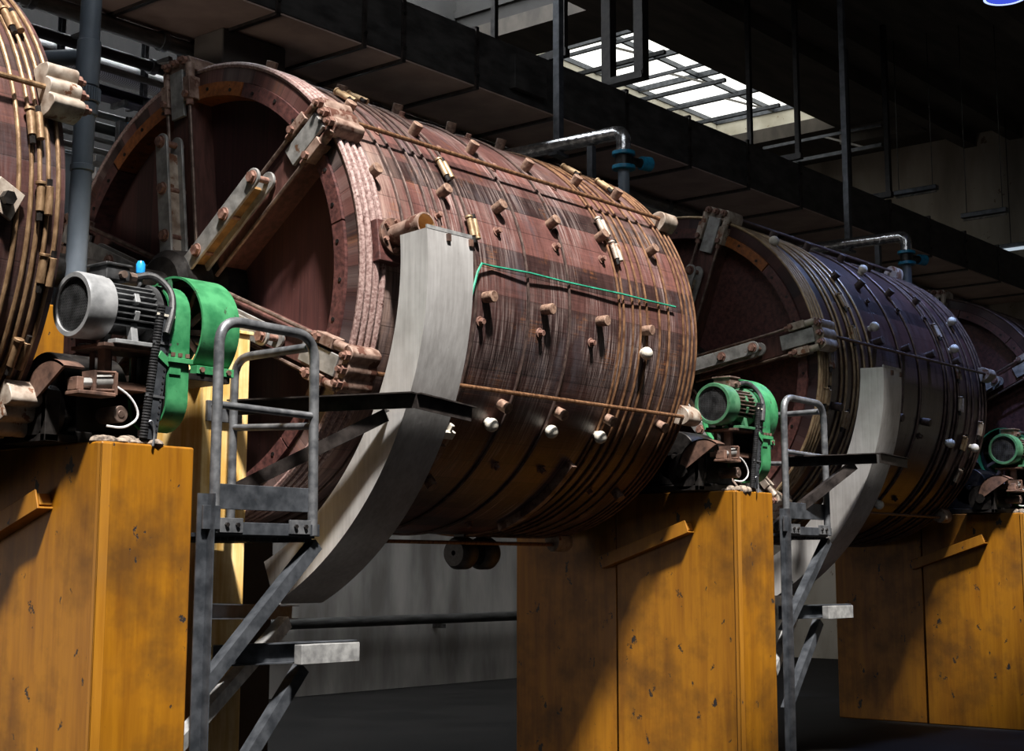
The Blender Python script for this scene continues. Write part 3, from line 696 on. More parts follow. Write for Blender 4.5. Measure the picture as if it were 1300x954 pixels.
    for s in (-1, 1):
        for q in (-.906, -.818): m.cyl(W(-1.82, -1.52+.042*s, q), W(-1.70, -1.52+.042*s, q+.008), .007, 8)
    m.build('thruster_frame', 'rust', t)
    MB().box(dx-1.95, dx-1.76, dy-1.36, dy-1.0, dz-1.15, dz-1.11).box(dx-1.95, dx-1.87, dy-1.36, dy-1.32, dz-1.15, dz-.90).build('bracket', 'iron', t, .005)
    hs = rounded([W(-1.70, -1.53, -.86), W(-1.60, -1.56, -.92), W(-1.55, -1.57, -1.02), W(-1.64, -1.56, -1.08), W(-1.72, -1.53, -1.07)], .09, 5)
    MB().tube(hs, .006, 8).build('air_hose', 'whitehose', t)
    # ---- perforated tray with corrugated conduit
    t = thing('cable_tray', where[6], 'cable tray', W(-1.5, -1.585, -1.13), 'upright perforated cable trays')
    a, b = W(-1.495, -1.585, -1.125), W(-1.455, -1.64, -.46)
    d = (b-a).normalized(); sd = V(1, 0, 0); sd = (sd - d*d.dot(sd)).normalized(); nn = sd.cross(d)
    MB().prof(a, b, [(-.028, -.008), (.028, -.008), (.028, .02), (.024, .02), (.024, -.004), (-.024, -.004), (-.024, .02), (-.028, .02)], -nn).build('tray', 'galv_dark', t)
    m = MB()
    n = 22
    for i in range(n):
        c = a + (b-a)*((i+.5)/n); m.cyl(c + nn*.0085 + sd*.016, c + nn*.0115 + sd*.016, .006, 8)
    m.build('perforation', 'rubber', t)
    m = MB(); n = 46
    for i in range(n):
        c = a + (b-a)*((i+.2)/n) - sd*.048
        m.cyl(c, c + d*.008, .021, 12)
    m.cyl(a - sd*.048, b - sd*.048, .017, 12)
    m.build('corrugated_conduit', 'rubber', t)
    for q in (.32, .72, .93):
        c = a + (b-a)*q - sd*.02
        MB().bar(c - sd*.055 + nn*.012, c + sd*.055 + nn*.012, .012, .004, nn).build('cable_tie', 'white' if q > .9 else 'galv', t)
    MB().tube(rounded([a + V(-.05, -.01, .06), a + V(-.02, -.03, .1), a + V(.0, -.03, .02), a + V(-.01, -.03, -.035)], .03, 4), .006, 6).build('loose_wire', 'galv', t)
    # ---- heap of dust and grease on the plinth edge
    m = MB()
    for k in range(26):
        u = random.random()
        c = W(-1.76 + .30*u, -1.53 + random.uniform(-.05, .06), -1.145)
        m.ball(c, random.uniform(.018, .045), (1.25, 1., random.uniform(.5, 1.)), 8, 6)
    tag(m.build('grease_heap', 'dust', None), where[7], 'dirt', 'dirt heaps on the pedestals', 'stuff')
drive(0, 0, 0, 'motor', 'motor_body', 'fin', [
    'grey electric motor with round fan grille on the lower left pedestal',
    'narrow green belt guard beside the grey motor',
    'round green flywheel guard to the right of the grey motor',
    'dark spoked flywheel inside the green guard beside the grey motor',
    'greasy black gearbox beneath the grey motor',
    'rusty brake with arched guard at the left, below the grey motor',
    'upright dark perforated cable tray beside the grey motor',
    'dusty grease heap on the edge of the lower left pedestal'])
drive(5.69, -.06, -.01, 'green_dark', 'green_dark', 'strap', [
    'green electric motor with dark round grille on the middle pedestal',
    'narrow green belt guard beside the green motor',
    'round green flywheel guard behind the green motor',
    'dark spoked flywheel inside the guard behind the green motor',
    'greasy black gearbox beneath the green motor',
    'rusty brake with arched guard below the green motor',
    'upright dark cable tray beside the green motor',
    'dusty grease heap on the edge of the middle pedestal'], True)
drive(11.3, -.11, -.02, 'green_dark', 'green_dark', 'strap', [
    'dark green motor, its round cowl showing at the right edge',
    'narrow green belt guard at the right edge',
    'round green flywheel guard at the right edge',
    'dark spoked flywheel at the right edge',
    'black gearbox on the pedestal at the right edge',
    'rusty brake on the pedestal at the right edge',
    'upright dark cable tray at the right edge',
    'dusty grease heap on the pedestal at the right edge'], True)

bc = thing('signal_beacon', 'small bright blue signal beacon behind the grey motor', 'lamp', (-1.17, -1.0, -.66))
MB().cyl((-1.17, -1.0, -.66), (-1.17, -1.0, -.19), .012, 10).build('stem', 'galv', bc)
MB().cyl((-1.17, -1.0, -.20), (-1.17, -1.0, -.165), .022, 20).build('base', 'whitehose', bc, .003)
MB().lathe([(0, .0), (0, .024), (.05, .025), (.068, .016), (.072, 0.)], (-1.17, -1.0, -.165), (0, 0, 1), 24).build('lens', 'brightblue', bc)

# ------------------------------------------------------------------ stainless splash guards
def splash_guard(dx, dy, a_top, a_bot, r_in, grow, label, x0=0., w=.385, arms=None, lx=0):
    t = thing('splash_guard', label, 'guard', (dx+.2, dy-.95, -2.2), 'curved stainless splash guards')
    n = 40
    def pt(x, r, a): return V(dx+x, dy - r*math.cos(R(a)), r*math.sin(R(a)))
    def ro(a):
        r = r_in + .21 + grow*max(0, (a_top-a))/80.
        return min(r, 1.985/abs(math.sin(R(a)))) if a < -50 else r
    def ri(a): return r_in + grow*.35*max(0, (a_top-a))/80.
    A = [a_top + (a_bot-a_top)*i/n for i in range(n+1)]
    def sheet(f0, f1, th):
        m = MB(); pts = []
        for a in A:
            p, q = f0(a), f1(a); pts += [p, q, q + th(a), p + th(a)]
        fs = [(0, 1, 2, 3), (4*n+3, 4*n+2, 4*n+1, 4*n)]
        for i in range(n):
            for k in range(4): fs.append((4*i+k, 4*i+(k+1) % 4, 4*(i+1)+(k+1) % 4, 4*(i+1)+k))
        return m.faces(pts, fs)
    sheet(lambda a: pt(x0, ri(a), a), lambda a: pt(x0, ro(a), a), lambda a: V(.004, 0, 0)).build('side_plate', 'stainless', t)
    sheet(lambda a: pt(x0+w, ri(a)+.05, a), lambda a: pt(x0+w, ro(a), a), lambda a: V(-.004, 0, 0)).build('side_plate', 'stainless', t)
    sheet(lambda a: pt(x0+.004, ro(a), a), lambda a: pt(x0+w-.004, ro(a), a), lambda a: V(0, math.cos(R(a)), -math.sin(R(a)))*.004).build('outer_plate', 'stainless', t)
    e = pt(0, 1, a_top) - V(dx, dy, 0); e.normalize()
    rt, rb = ro(a_top), ro(a_bot)
    # folded lip and toggles at the mouth, closing strip at the foot
    MB().bar(pt(x0, rt-.004, a_top+.25), pt(x0+w, rt-.004, a_top+.25), .022, .012, e).build('lip', 'galv_light', t)
    for q in (.45, .95): MB().bar(pt(x0+w*q, rt+.008, a_top-.3), pt(x0+w*q, rt+.008, a_top-1.5), .03, .016, e).build('toggle', 'rust', t, .002)
    MB().bar(pt(x0+.01, (rb+ri(a_bot))/2, a_bot), pt(x0+w-.01, (rb+ri(a_bot))/2, a_bot), .006, rb-ri(a_bot), pt(0, 1, a_bot)-V(dx, dy, 0)).build('end_plate', 'stainless', t)
    return t
sg = splash_guard(0, 0, 4.2, -67, 1.835, .10, 'tall curved stainless splash guard hugging the front of the middle red-brown drum')
# carrying arms of angle iron
MB().angle((-.40, -.885, -.79), (-.025, -2.0, -.79), .075, .085, .008).build('arm', 'angle_dark', sg)
MB().angle((-.025, -1.985, -.79), (.41, -2.02, -.835), .012, .085, .008).bar((-.02, -1.99, -.794), (.41, -2.02, -.838), .08, .008).build('clamp_angle', 'angle_dark', sg)
MB().angle((-.08, -1.80, -.87), (-.42, -.90, -1.28), .07, .075, .008).build('brace', 'angle_dark', sg)
sg3 = splash_guard(5.55, -.02, -2, -72, 1.86, .20, 'curved stainless splash guard in front of the dark drum, right of the middle', x0=.03, w=.34)
MB().angle((4.85, -1.55, -.845), (5.53, -2.02, -.80), .075, .085, .008).build('arm', 'angle_dark', sg3)
MB().bar((5.53, -2.05, -.80), (6.02, -2.06, -.82), .07, .008).angle((5.53, -2.05, -.80), (6.02, -2.06, -.82), .012, .08, .008).build('clamp_angle', 'angle_dark', sg3)
MB().angle((5.35, -1.9, -.87), (4.70, -1.50, -1.40), .07, .075, .008).build('brace', 'angle_dark', sg3)

# ------------------------------------------------------------------ steel platforms with tubular gates
def platform(dx, dy, dz, label, steel='galv_dark', tubes='galv', gap=0.):
    def W(x, y, z): return V(x+dx, y+dy, z+dz)
    t = thing('access_platform', label, 'platform', W(-.8, -1.4, FL-dz), 'steel platforms with tubular gates')
    MB().tube(rounded([W(-1.115, -1.62, -1.575), W(-1.115, -1.62, -.475), W(-.45, -1.62, -.485), W(-.435, -1.62, -1.58)], .14, 8), .028, 14).build('gate_rail', tubes, t)
    MB().tube(rounded([W(-.45, -.95, -1.50), W(-.45, -.95, -.55), W(-.455, -1.58, -.545)], .13, 8), .025, 14).build('side_rail', tubes, t)
    MB().tube([W(-1.115, -1.62, -.92), W(-.44, -1.62, -.93)], .020, 12).build('mid_rail', tubes, t)
    MB().tube([W(-.45, -1.62, -.985), W(-.45, -.95, -.955)], .020, 12).build('mid_rail', tubes, t)
    MB().box(dx-1.10, dx-.455, dy-1.612, dy-1.60, dz-1.455, dz-1.325).build('toe_board', steel, t, .003)
    MB().box(dx-1.165, dx-.40, dy-1.64, dy-1.60, dz-1.585, dz-1.52).build('sill', steel, t, .003)
    for x in (-1.02, -.55):
        pl = MB().box(dx+x-.075, dx+x+.075, dy-1.65, dy-1.638, dz-1.575, dz-1.50).build('splice_plate', tubes, t, .002)
        for q in (-.035, .035): MB().cyl(W(x+q, -1.662, -1.535), W(x+q, -1.65, -1.535), .013, 6).build('bolt', 'iron', pl)
    # grating
    m = MB().box(dx-1.165, dx-.40, dy-1.60, dy-.90, dz-1.595, dz-1.575)
    for k in range(16): m.box(dx-1.15+k*.048, dx-1.143+k*.048, dy-1.60, dy-.90, dz-1.615, dz-1.595)
    m.build('deck', steel, t)
    MB().angle(W(-1.155, -1.62, FL-dz), W(-1.155, -1.62, -1.38), .07, .06, .008, (0, 1, 0)).build('leg', steel, t)
    MB().box(dx-1.21, dx-1.10, dy-1.655, dy-1.64, dz-1.56, dz-1.44).build('gusset', steel, t, .002)
    MB().angle(W(-.40, -1.61, -1.60), W(-1.15, -1.61, -2.33), .07, .07, .008).build('brace', steel, t)
    MB().channel(W(-1.15, -1.60, -2.01), W(-.02, -1.00, -2.05), .05, .08, .007).build('cross_beam', 'galv_dark', t)
    MB().box(dx-.30, dx-.24, dy-1.16, dy-1.10, dz-1.96, dz-1.88).build('cleat', 'galv_light', t, .003)
    MB().angle(W(-.36, -1.36, -2.02), W(-1.30, -1.60, -2.62), .07, .07, .008).build('lower_brace', 'galv_light', t)
    MB().channel(W(-.93, -1.42, -2.26), W(-.10, -1.60, -2.255), .05, .11, .007).build('stub_arm', 'galv_dark', t)
    MB().box(dx-.53, dx-.10, dy-1.66, dy-1.60, dz-2.262, dz-2.158).build('stub_box', 'galv_light', t, .004)
    MB().angle(W(-.38, -1.50, -2.27), W(-.95, -1.50, -2.95), .07, .07, .008).build('lower_brace', 'galv_dark', t)
    return t
platform(0, 0, 0, 'grey steel platform with tubular gate right of the lower left pedestal')
platform(5.74, -.05, .10, 'grey steel platform with tubular gate right of the middle pedestal')

# ------------------------------------------------------------------ building shell
CEIL = 6.0
def struct(o):
    o['kind'] = 'structure'; return o
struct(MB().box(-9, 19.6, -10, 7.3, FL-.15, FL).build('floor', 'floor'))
struct(MB().box(-9, 19.6, 7.1, 7.3, FL, CEIL+.1).build('wall_back', 'concrete'))
struct(MB().box(19.4, 19.7, -10, 7.1, FL, CEIL+.1).build('wall_right', 'concrete_warm'))
# ceiling slab left open where the roof lanterns are; unseen front openings shaped to limit the sun
ROOF = [(-9, 19.6, 6.95, 7.1), (-9, -1.5, 2.9, 6.95), (4.6, 10.1, 2.9, 4.4), (-1.5, 4.6, 4.3, 4.4), (10.1, 11.1, 4.4, 6.95), (17.45, 19.6, 4.4, 6.95), (-9, 19.6, -3.05, 2.9), (10.1, 19.6, 2.9, 4.4), (-9, -6.9, -6.2, -3.05), (3.3, 6.4, -6.2, -3.05), (6.4, 8., -4.75, -3.05), (8., 19.6, -6.2, -3.05), (-9, 19.6, -10, -6.2)]  # includes a small opening added to let sun reach the far pedestal
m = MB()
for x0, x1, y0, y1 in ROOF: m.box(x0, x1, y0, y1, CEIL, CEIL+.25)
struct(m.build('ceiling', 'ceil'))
m = MB()
for y in (1.78, 2.62): m.box(-9, 19.4, y, y+.24, CEIL-.24, CEIL)
m.box(-9, 19.4, -.6, -.3, CEIL-.5, CEIL)
m.box(17.6, 17.85, 2.86, 4.4, CEIL-.28, CEIL)
struct(m.build('trim_1', 'ceil'))
m = MB().box(10.1, 10.2, 4.4, 6.95, CEIL+.25, CEIL+1.8).box(-1.5, 10.1, 6.85, 6.95, CEIL+.25, CEIL+1.8).box(-1.5, 10.2, 4.3, 4.4, CEIL+.25, CEIL+1.8).box(-1.6, -1.5, 4.3, 6.95, CEIL+.25, CEIL+1.8)
m.box(10.05, 10.1, 4.4, 6.85, CEIL+.45, CEIL+.56)
struct(m.build('trim_2', 'upstand'))
m = MB().box(11.0, 11.1, 4.4, 6.95, CEIL+.25, CEIL+.62).box(17.45, 17.55, 4.4, 6.95, CEIL+.25, CEIL+.62).box(11.0, 17.55, 6.85, 6.95, CEIL+.25, CEIL+.62).box(11.0, 17.55, 4.3, 4.4, CEIL+.25, CEIL+.62)
struct(m.build('trim_3', 'cream_in'))
struct(MB().box(-9, 19.4, 7.02, 7.1, -.9, CEIL).build('trim_4', 'wall_shade'))  # dark sheet added where the upper wall lies in shade
def lantern(n, x0, x1, y0, y1, z, nx, ny, gm):
    w = thing('window_%d' % n, '', '', ((x0+x1)/2, (y0+y1)/2, z)); struct(w)
    for k in ('label', 'category'):
        if k in w: del w[k]
    MB().box(x0, x1, y0, y1, z+.06, z+.07).build('glazing', gm, w)
    m = MB()
    for i in range(nx+1):
        x = x0 + (x1-x0)*i/nx; m.box(x-.035, x+.035, y0, y1, z-.04, z+.05)
    for i in range(ny+1):
        y = y0 + (y1-y0)*i/ny; m.box(x0, x1, y-.025, y+.025, z-.03, z+.05)
    m.build('glazing_bars', 'galv_dark', w)
lantern(1, 11.1, 17.45, 4.4, 6.85, CEIL+.55, 5, 2, 'glass_day')
lantern(2, -1.5, 10.1, 4.4, 6.85, CEIL+1.7, 8, 2, 'glass_boosted')
lantern(3, -1.5, 4.6, 2.9, 4.3, CEIL+.1, 5, 1, 'glass_boosted')  # unseen lantern added to brighten the pipes at the upper left
# lattice in the lantern mouth: tie bars with short posts
def lattice(x, y0, y1, z, label):
    t = thing('tie_frame', label, 'frame', (x, (y0+y1)/2, z), 'steel tie frames under the roof lantern')
    MB().bar((x, y0, z), (x, y1, z), .06, .06).build('lower_bar', 'galv_dark', t)
    MB().bar((x, y0, z+.35), (x, y1, z+.35), .05, .05).build('upper_bar', 'galv_dark', t)
    n = 3
    for i in range(n):
        y = y0 + (y1-y0)*(i+.5)/n; MB().bar((x, y, z-.12), (x, y, z+.47), .05, .05).build('post', 'galv_dark', t)
    MB().bar((x, y0+.3, z), (x, y0+1.1, z+.35), .035, .035).build('diagonal', 'pipe', t)
lattice(12.0, 4.35, 6.9, CEIL-.1, 'steel tie frame across the near end of the bright roof lantern')
lattice(13.7, 4.35, 6.9, CEIL-.1, 'steel tie frame across the middle of the bright roof lantern')
lattice(15.4, 4.35, 6.9, CEIL-.1, 'steel tie frame across the far part of the bright roof lantern')
lattice(17.0, 3.3, 5.6, CEIL-.62, 'steel tie frame just beyond the far end of the bright roof lantern')

# concrete column behind the main drum
tag(MB().box(1.84, 2.56, 2.1, 2.5, FL, 2.843).build('column', 'concrete_dark', None, .02), 'dark square concrete column rising behind the top of the red-brown drum', 'column')

# ------------------------------------------------------------------ big sheet duct under the ceiling
dt = thing('air_duct', 'long black rectangular sheet-metal air duct running above the drums', 'duct', (7, 2.1, 2.84))
MB().box(-1.5, 19.35, 1.5, 2.85, 2.86, 3.42).build('casing', 'duct', dt, .01)
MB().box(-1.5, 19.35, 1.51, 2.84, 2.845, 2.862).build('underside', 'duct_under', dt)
for k, x in enumerate((1.05, 1.92, 2.93, 3.43, 4.45, 5.7, 6.95, 8.2, 9.5, 10.8, 12.1, 13.4, 14.7, 16., 17.3, 18.6)):
    MB().box(x-.022, x+.022, 1.478, 1.50, 2.84, 3.44).box(x-.022, x+.022, 1.478, 2.87, 2.815, 2.845).box(x-.022, x+.022, 1.478, 2.87, 3.42, 3.445).build('joint_flange', 'angle_dark', dt)
    for z in (2.95, 3.28): MB().cyl((x, 1.46, z), (x, 1.48, z), .018, 6).build('flange_bolt', 'iron', dt)
MB().box(4.95, 5.45, 1.42, 1.5, 2.95, 3.30).build('access_box', 'duct', dt, .006)
# hangers
def hanger(x, ya, yb, zb, w, label, zt=None):
    t = thing('duct_hanger', label, 'hanger', (x, (ya+yb)/2, zb), 'duct hangers from the ceiling')
    for y in (ya, yb): MB().box(x-w, x+w, y-w, y+w, zb, CEIL if zt is None else zt).build('drop_rod', 'iron', t)
    MB().box(x-w*1.2, x+w*1.2, min(ya, yb)-.05, max(ya, yb)+.05, zb-.04, zb+.04).build('cross_bar', 'iron', t)
hanger(13.3, 2.07, 1.455, 3.49, .035, 'duct hanger of two thin rods at the right, before the end wall')
hanger(7.05, 1.80, 1.36, 3.60, .06, 'stout black duct hanger frame silhouetted against the bright roof lantern')
hanger(10.6, 2.1, 1.40, 3.46, .03, 'slim duct hanger at the right end of the bright roof lantern')
hanger(5.66, 2.3, 1.36, 3.48, .03, 'slim duct hanger above the middle of the red-brown drum')

# ------------------------------------------------------------------ pipes along the row behind the drums
def run(name, label, y, z, r, x0, x1, mat, cat='pipe', clips=None, jac=None):
    t = thing(name, label, cat, ((x0+x1)/2, y, z-r), 'long service runs behind the drums')
    MB().tube([(x0, y, z), (x1, y, z)], r, 16).build('run', mat, t)
    for x in clips or []:
        MB().lathe([(-.03, r), (-.03, r+.018), (.03, r+.018), (.03, r)], (x, y, z), (1, 0, 0), 20).build('clip', 'galv', t)
    return t
rg = [i*1.3-1 for i in range(16)]
run('service_pipe', 'thick grey pipe along the underside of the black duct', 2.62, 2.76, .07, -2, 19.35, 'pipe', clips=rg)
run('service_pipe', 'dark pipe just below the thick grey pipe under the duct', 2.75, 2.56, .05, -2, 19.35, 'pipe_dark', clips=rg[::2])
run('service_pipe', 'pale thin pipe second below the thick grey pipe under the duct', 2.7, 2.40, .028, -2, 19.35, 'pipe', clips=rg[::3])
run('lagged_pipe', 'pale lagged pipe with bright top at the upper left, between left and middle drums', 3.0, 2.505, .10, -2.5, 9, 'weave', clips=())
run('service_pipe', 'thin dark pipe below the pale lagged pipe at the upper left', 3.0, 2.10, .03, -2.5, 12, 'pipe', clips=rg[::2])
run('service_pipe', 'grey pipe beside the blue box at the upper left', 2.9, 1.95, .045, -2.5, 12, 'pipe_dark', clips=rg[::2])
run('service_pipe', 'thin pale pipe lowest but one of the rack at the upper left', 2.9, 1.84, .02, -2.5, 12, 'pipe')
run('service_pipe', 'lowest thin grey pipe of the rack at the upper left', 2.9, 1.74, .025, -2.5, 12, 'pipe', clips=rg[::2])
ch = thing('cable_channel', 'violet-grey cable channel below the lagged pipe at the upper left', 'channel', (3, 2.95, 2.21))
MB().channel((-2.5, 2.95, 2.20), (10, 2.95, 2.20), .16, .09, .006).build('trough', 'violet', ch)
for x in (-.6, .5, 1.35, 2.1): MB().box(x-.02, x+.02, 2.75, 2.95, 2.155, 2.20).build('carrier', 'galv', ch)
# cross brackets and drop bars of the pipe rack
for x, lb in ((.78, 'upright dark rack bar at the upper left, left of the grey plastic pipe'), (1.62, 'upright pale rack bar at the upper left, right of the grey plastic pipe'), (2.0, 'upright pale rack bar beside the top of the red-brown drum')):
    t = thing('rack_bar', lb, 'bracket', (x, 2.86, 1.6), 'uprights of the pipe rack')
    MB().channel((x, 2.83, 1.55), (x, 2.83, CEIL), .04, .06, .006, (0, 1, 0)).build('upright', 'galv_dark' if x < 1 else 'galv', t)
    for z in (2.30, 2.64): MB().bar((x, 2.52, z-.05), (x, 3.12, z-.05), .04, .035).build('arm', 'galv', t)
lb = thing('angle_bracket', 'pale folded angle bracket just above the rim of the red-brown drum', 'bracket', (2.2, 2.4, 2.35))
MB().angle((1.62, 2.55, 2.53), (1.62, 2.08, 2.47), .10, .09, .008).build('shelf', 'galv_light', lb)
MB().bar((1.66, 2.45, 2.50), (1.66, 2.45, 2.85), .04, .012).build('drop', 'galv', lb)

wp = thing('wall_pipe', 'black horizontal pipe low on the stained back wall, beneath the red-brown drum', 'pipe', (8, 6.98, -2.55))
MB().tube([(-3, 6.98, -2.47), (19.3, 6.98, -2.47)], .07, 14).build('run', 'pipe_dark', wp)
for x in range(-2, 19, 3): MB().box(x-.03, x+.03, 6.9, 7.1, -2.60, -2.54).build('bracket', 'pipe_dark', wp)

# things on the rack side at the upper left
pn = thing('control_panel', 'pale blue-grey control cabinet behind the grey plastic pipe', 'cabinet', (.95, 3.1, .95))
MB().box(.55, 1.10, 3.0, 3.25, .95, 1.72).build('cabinet', 'panel', pn, .01)
MB().box(.58, 1.07, 2.985, 3.0, .98, 1.69).build('door', 'panel', pn, .006)
MB().box(.60, .66, 3.05, 3.2, FL, .95).box(.99, 1.05, 3.05, 3.2, FL, .95).build('stand', 'galv_dark', pn)
MB().cyl((1.03, 2.985, 1.35), (1.03, 2.965, 1.35), .02, 10).build('lock', 'iron', pn)
bb = thing('blue_valve', 'blue valve body among the pipes at the upper left', 'valve', (1.46, 2.85, 1.72))
MB().box(1.38, 1.50, 2.76, 2.90, 1.72, 2.02).build('body', 'blue', bb, .015)
MB().cyl((1.44, 2.83, 2.02), (1.44, 2.83, 2.08), .03, 12).build('stem', 'iron', bb)
MB().box(1.28, 1.36, 2.74, 2.80, 1.72, 2.0).build('backplate', 'galv', bb, .004)
rv = thing('red_valve_handle', 'small red valve handle left of the grey plastic pipe', 'valve', (.98, 2.7, 1.62))
MB().lathe([(0, .01), (0, .045), (.03, .05), (.04, .03), (.04, .01)], (.93, 2.72, 1.74), (0, -1, 0), 16).build('handwheel', 'red', rv)
MB().cyl((.93, 2.72, 1.74), (.93, 2.9, 1.74), .012, 10).build('stem', 'iron', rv)
sn = thing('flow_meter', 'small white-faced meter box right of the grey plastic pipe', 'meter', (1.2, 2.8, 1.5))
MB().box(1.08, 1.26, 2.76, 2.88, 1.46, 1.56).build('box', 'whitehose', sn, .01)
MB().box(1.06, 1.28, 2.74, 2.90, 1.60, 1.66).build('hood', 'galv_light', sn, .008)

# ------------------------------------------------------------------ feed pipes
t = thing('drain_pipe', 'upright blue-grey plastic pipe at the left, behind the grey motor', 'pipe', (-.98, -.11, .10))
MB().tube([(-.985, -.11, -.10), (-.95, -.11, 2.3)], .063, 28).build('pipe', 'pvc', t)
for z0, z1, r in ((.95, 1.02, .074), (1.03, 1.12, .078), (1.13, 1.42, .072), (.60, .64, .072)):
    MB().cyl((-.98+.013*z0, -.11, z0), (-.98+.013*z1, -.11, z1), r, 28).build('socket', 'pvc', t, .006)
m = MB()
for k in range(28):
    c, s = math.cos(2*PI*k/28), math.sin(2*PI*k/28)
    m.box(-.967+.079*c-.005, -.967+.079*c+.005, -.11+.079*s-.005, -.11+.079*s+.005, 1.035, 1.115)
m.build('grip_ribs', 'pvc', t)
MB().tube(rounded([(-.97, -.11, 1.32), (-1.10, .3, 1.36), (-1.2, 1.0, 1.38)], .2, 5), .05, 20).build('branch', 'pvc', t)
def feed(dx, dy, dz, label, label2):
    t = thing('feed_pipe', label, 'pipe', (4.63+dx, -.11+dy, .12), 'foil-lagged feed pipes')
    y, z = -.11+dy, 2.13+dz; x = 4.63+dx
    hz = MB().tube(rounded([(x, y, 1.95+dz), (x, y, z), (x, y+1.5, z+.02), (x, 2.4+dy, z+.02)], .12, 7), .066, 20).build('lagging', 'foil', t)
    MB().tube([(x, y, .12), (x, y, 1.78+dz)], .052, 20).build('riser', 'pvc', t)
    for q in (1.80, 1.93): MB().cyl((x, y, q-.02+dz), (x, y, q+.015+dz), .105, 24).build('flange', 'blue', t, .004)
    v = MB().cyl((x, y, 1.80+dz), (x, y, 1.93+dz), .075, 24).build('valve_body', 'iron', t, .006)
    MB().cyl((x+.06, y-.03, 1.865+dz), (x+.20, y-.08, 1.865+dz), .042, 16).build('actuator_neck', 'iron', v)
    MB().lathe([(0, .01), (0, .062), (.10, .068), (.12, .05), (.12, .01)], (x+.17, y-.07, 1.865+dz), (1, -.35, 0), 20).build('actuator', 'blue', v)
    h = thing('pipe_hanger', label2, 'hanger', (x, .63+dy, z-.1), 'poles holding the foil pipes')
    MB().box(x-.035, x+.035, .595+dy, .665+dy, z-.07, CEIL).build('pole', 'galv_dark', h)
    MB().box(x-.09, x+.09, .58+dy, .68+dy, z-.10, z-.07).build('saddle', 'galv_dark', h)
    MB().box(x-.03, x+.03, .22+dy, .28+dy, z-.55, z-.07).build('stay', 'galv_dark', h)
feed(0, 0, 0, 'foil-lagged feed pipe with blue valve above the back of the red-brown drum', 'dark pole holding the foil pipe above the red-brown drum')
feed(5.60, -.08, .0, 'foil-lagged feed pipe with blue valve above the dark drum', 'dark pole holding the foil pipe above the dark drum')

# ------------------------------------------------------------------ fittings hanging in the dark
def batten_lamp(x, y, z, label):
    t = thing('batten_lamp', label, 'lamp', (x, y, z), 'unlit batten lamps hung on wires')
    MB().box(x-.06, x+.06, y-.33, y+.33, z, z+.07).build('housing', 'galv_dark', t, .01)
    MB().tube([(x, y-.31, z-.02), (x, y+.31, z-.02)], .018, 10).build('tube', 'pipe', t)
    for s in (-1, 1): MB().tube([(x, y+.26*s, z+.07), (x, y+.26*s, CEIL)], .006, 6).build('wire', 'iron', t)
batten_lamp(14.0, 1.37, 3.64, 'unlit batten lamp on wires before the end wall, nearer the duct')
batten_lamp(14.0, .36, 3.15, 'unlit batten lamp on wires before the end wall, nearer the right edge')
tl = thing('glow_tube', 'small glowing tube far back at the right edge, standing in for distant window light', 'lamp', (18.5, 1.73, 3.5))
MB().tube([(18.5, 1.45, 3.60), (18.5, 2.05, 3.60)], .028, 10).build('tube', 'tube_glow', tl)  # glowing tube put in place of distant window light
MB().box(18.46, 18.6, 1.4, 2.1, 3.64, 3.70).build('housing', 'galv_dark', tl, .01)
MB().tube([(18.53, 1.75, 3.7), (18.53, 1.75, CEIL)], .008, 6).build('wire', 'iron', tl)
hb = thing('high_bay_lamp', 'round blue-glowing high bay lamp at the top right corner', 'lamp', (8.46, -2.19, 4.04))
MB().lathe([(0, .19), (0, .205), (.02, .215), (.10, .20), (.22, .10), (.34, .08), (.34, .0), (.20, .0), (.08, .18)], (8.46, -2.19, 4.04), (0, 0, 1), 40).build('shade', 'iron', hb)
MB().lathe([(0, .0), (0, .185), (.015, .185), (.015, .0)], (8.46, -2.19, 4.04), (0, 0, 1), 40).build('diffuser', 'lamp_blue', hb)
MB().lathe([(-.006, .19), (-.006, .215), (.012, .215), (.012, .19)], (8.46, -2.19, 4.04), (0, 0, 1), 48).build('rim_ring', 'lamp_rim', hb)
MB().tube([(8.46, -2.19, 4.38), (8.46, -2.19, CEIL)], .012, 8).build('cord', 'iron', hb)

# ------------------------------------------------------------------ light
def area(name, loc, target, sx, sy, power, col, spread=180):
    l = bpy.data.lights.new(name, 'AREA'); l.shape = 'RECTANGLE'; l.size = sx; l.size_y = sy; l.energy = power; l.color = col
    l.spread = R(spread)
    o = bpy.data.objects.new(name, l); C.objects.link(o); o.location = Vector(loc) + V(0, 0, ZC)
    d = Vector(target) - Vector(loc); o.rotation_euler = d.to_track_quat('-Z', 'Y').to_euler(); return o
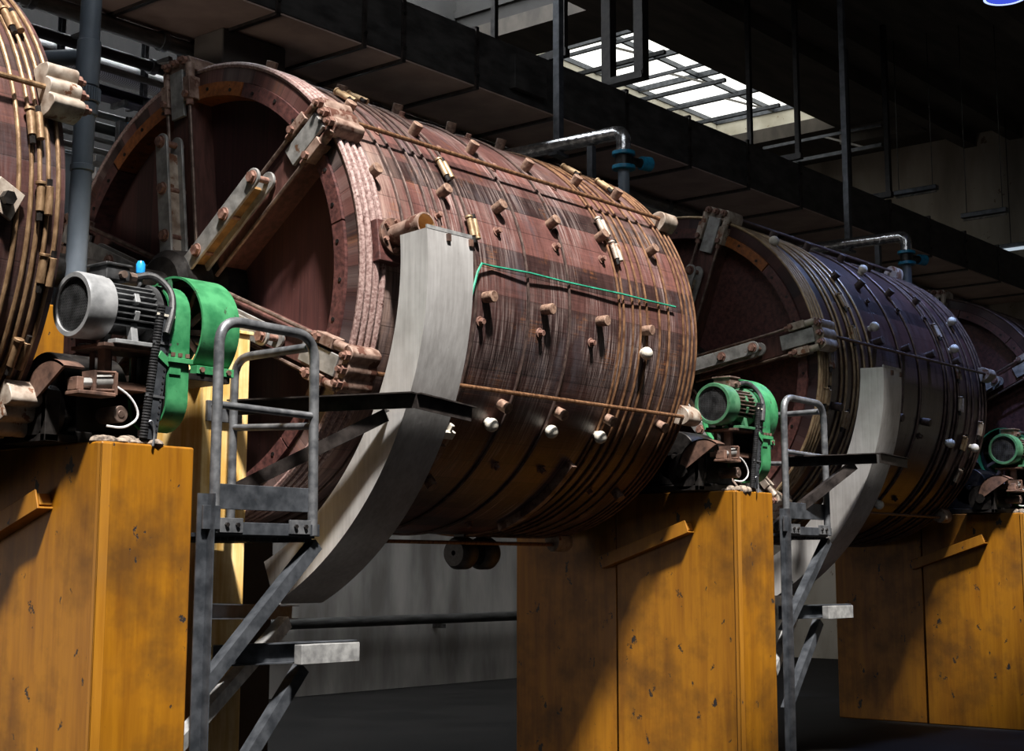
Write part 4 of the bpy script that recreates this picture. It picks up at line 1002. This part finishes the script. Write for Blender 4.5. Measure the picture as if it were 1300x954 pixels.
# soft fill lamp added in the unseen front rooflight, for the sky's light
area('rooflight_fill', (-2.6, -4.7, 6.1), (1.4, -1.6, .0), 7., 3., 185, (.92, .96, 1.))
sl = bpy.data.lights.new('sun', 'SUN'); sl.energy = 12; sl.angle = R(4.5); sl.color = (1., .955, .90)
so = bpy.data.objects.new('sun', sl); C.objects.link(so); so.location = (0, -8, 14)
so.rotation_euler = V(.29, .42, -.86).to_track_quat('-Z', 'Y').to_euler()
# unseen warm fill lamp added at the left end, to light the duct underside
area('left_fill', (-8.6, 3.6, -1.2), (4., 2.2, 2.0), 3., 3.6, 170, (1., .86, .74))
p = bpy.data.lights.new('high_bay_glow', 'SPOT'); p.energy = 950; p.color = (.36, .52, 1.); p.spot_size = R(104); p.spot_blend = .6; p.shadow_soft_size = .18
o = bpy.data.objects.new('high_bay_glow', p); C.objects.link(o); o.location = (8.46, -2.19, 4.0+ZC)

w = bpy.data.worlds.new('World'); S.world = w; w.use_nodes = True
bg = w.node_tree.nodes['Background']; bg.inputs[0].default_value = (.55, .66, .85, 1); bg.inputs[1].default_value = .010

# ------------------------------------------------------------------ camera
cd = bpy.data.cameras.new('Camera'); cam = bpy.data.objects.new('Camera', cd); C.objects.link(cam)
f = 1906.64; yaw = .694275691; pit = .150514578; rol = .00171243626
cd.sensor_fit = 'HORIZONTAL'; cd.sensor_width = 36; cd.lens = f*36/1300
cd.shift_y = -45/1300; cd.clip_end = 200
fw = V(math.cos(pit)*math.cos(yaw), math.cos(pit)*math.sin(yaw), math.sin(pit))
rt = V(math.sin(yaw), -math.cos(yaw), 0); up = rt.cross(fw)
c_, s_ = math.cos(rol), math.sin(rol); rt, up = rt*c_ + up*s_, up*c_ - rt*s_
mt = Matrix((rt, up, -fw)).transposed().to_4x4(); mt.translation = V(-6.05848, -7.70921, -1.75013+ZC)
cam.matrix_world = mt
S.camera = cam
S.view_settings.view_transform = 'Standard'; S.view_settings.look = 'None'; S.view_settings.exposure = 0; S.view_settings.gamma = 1
S.view_settings.use_curve_mapping = False
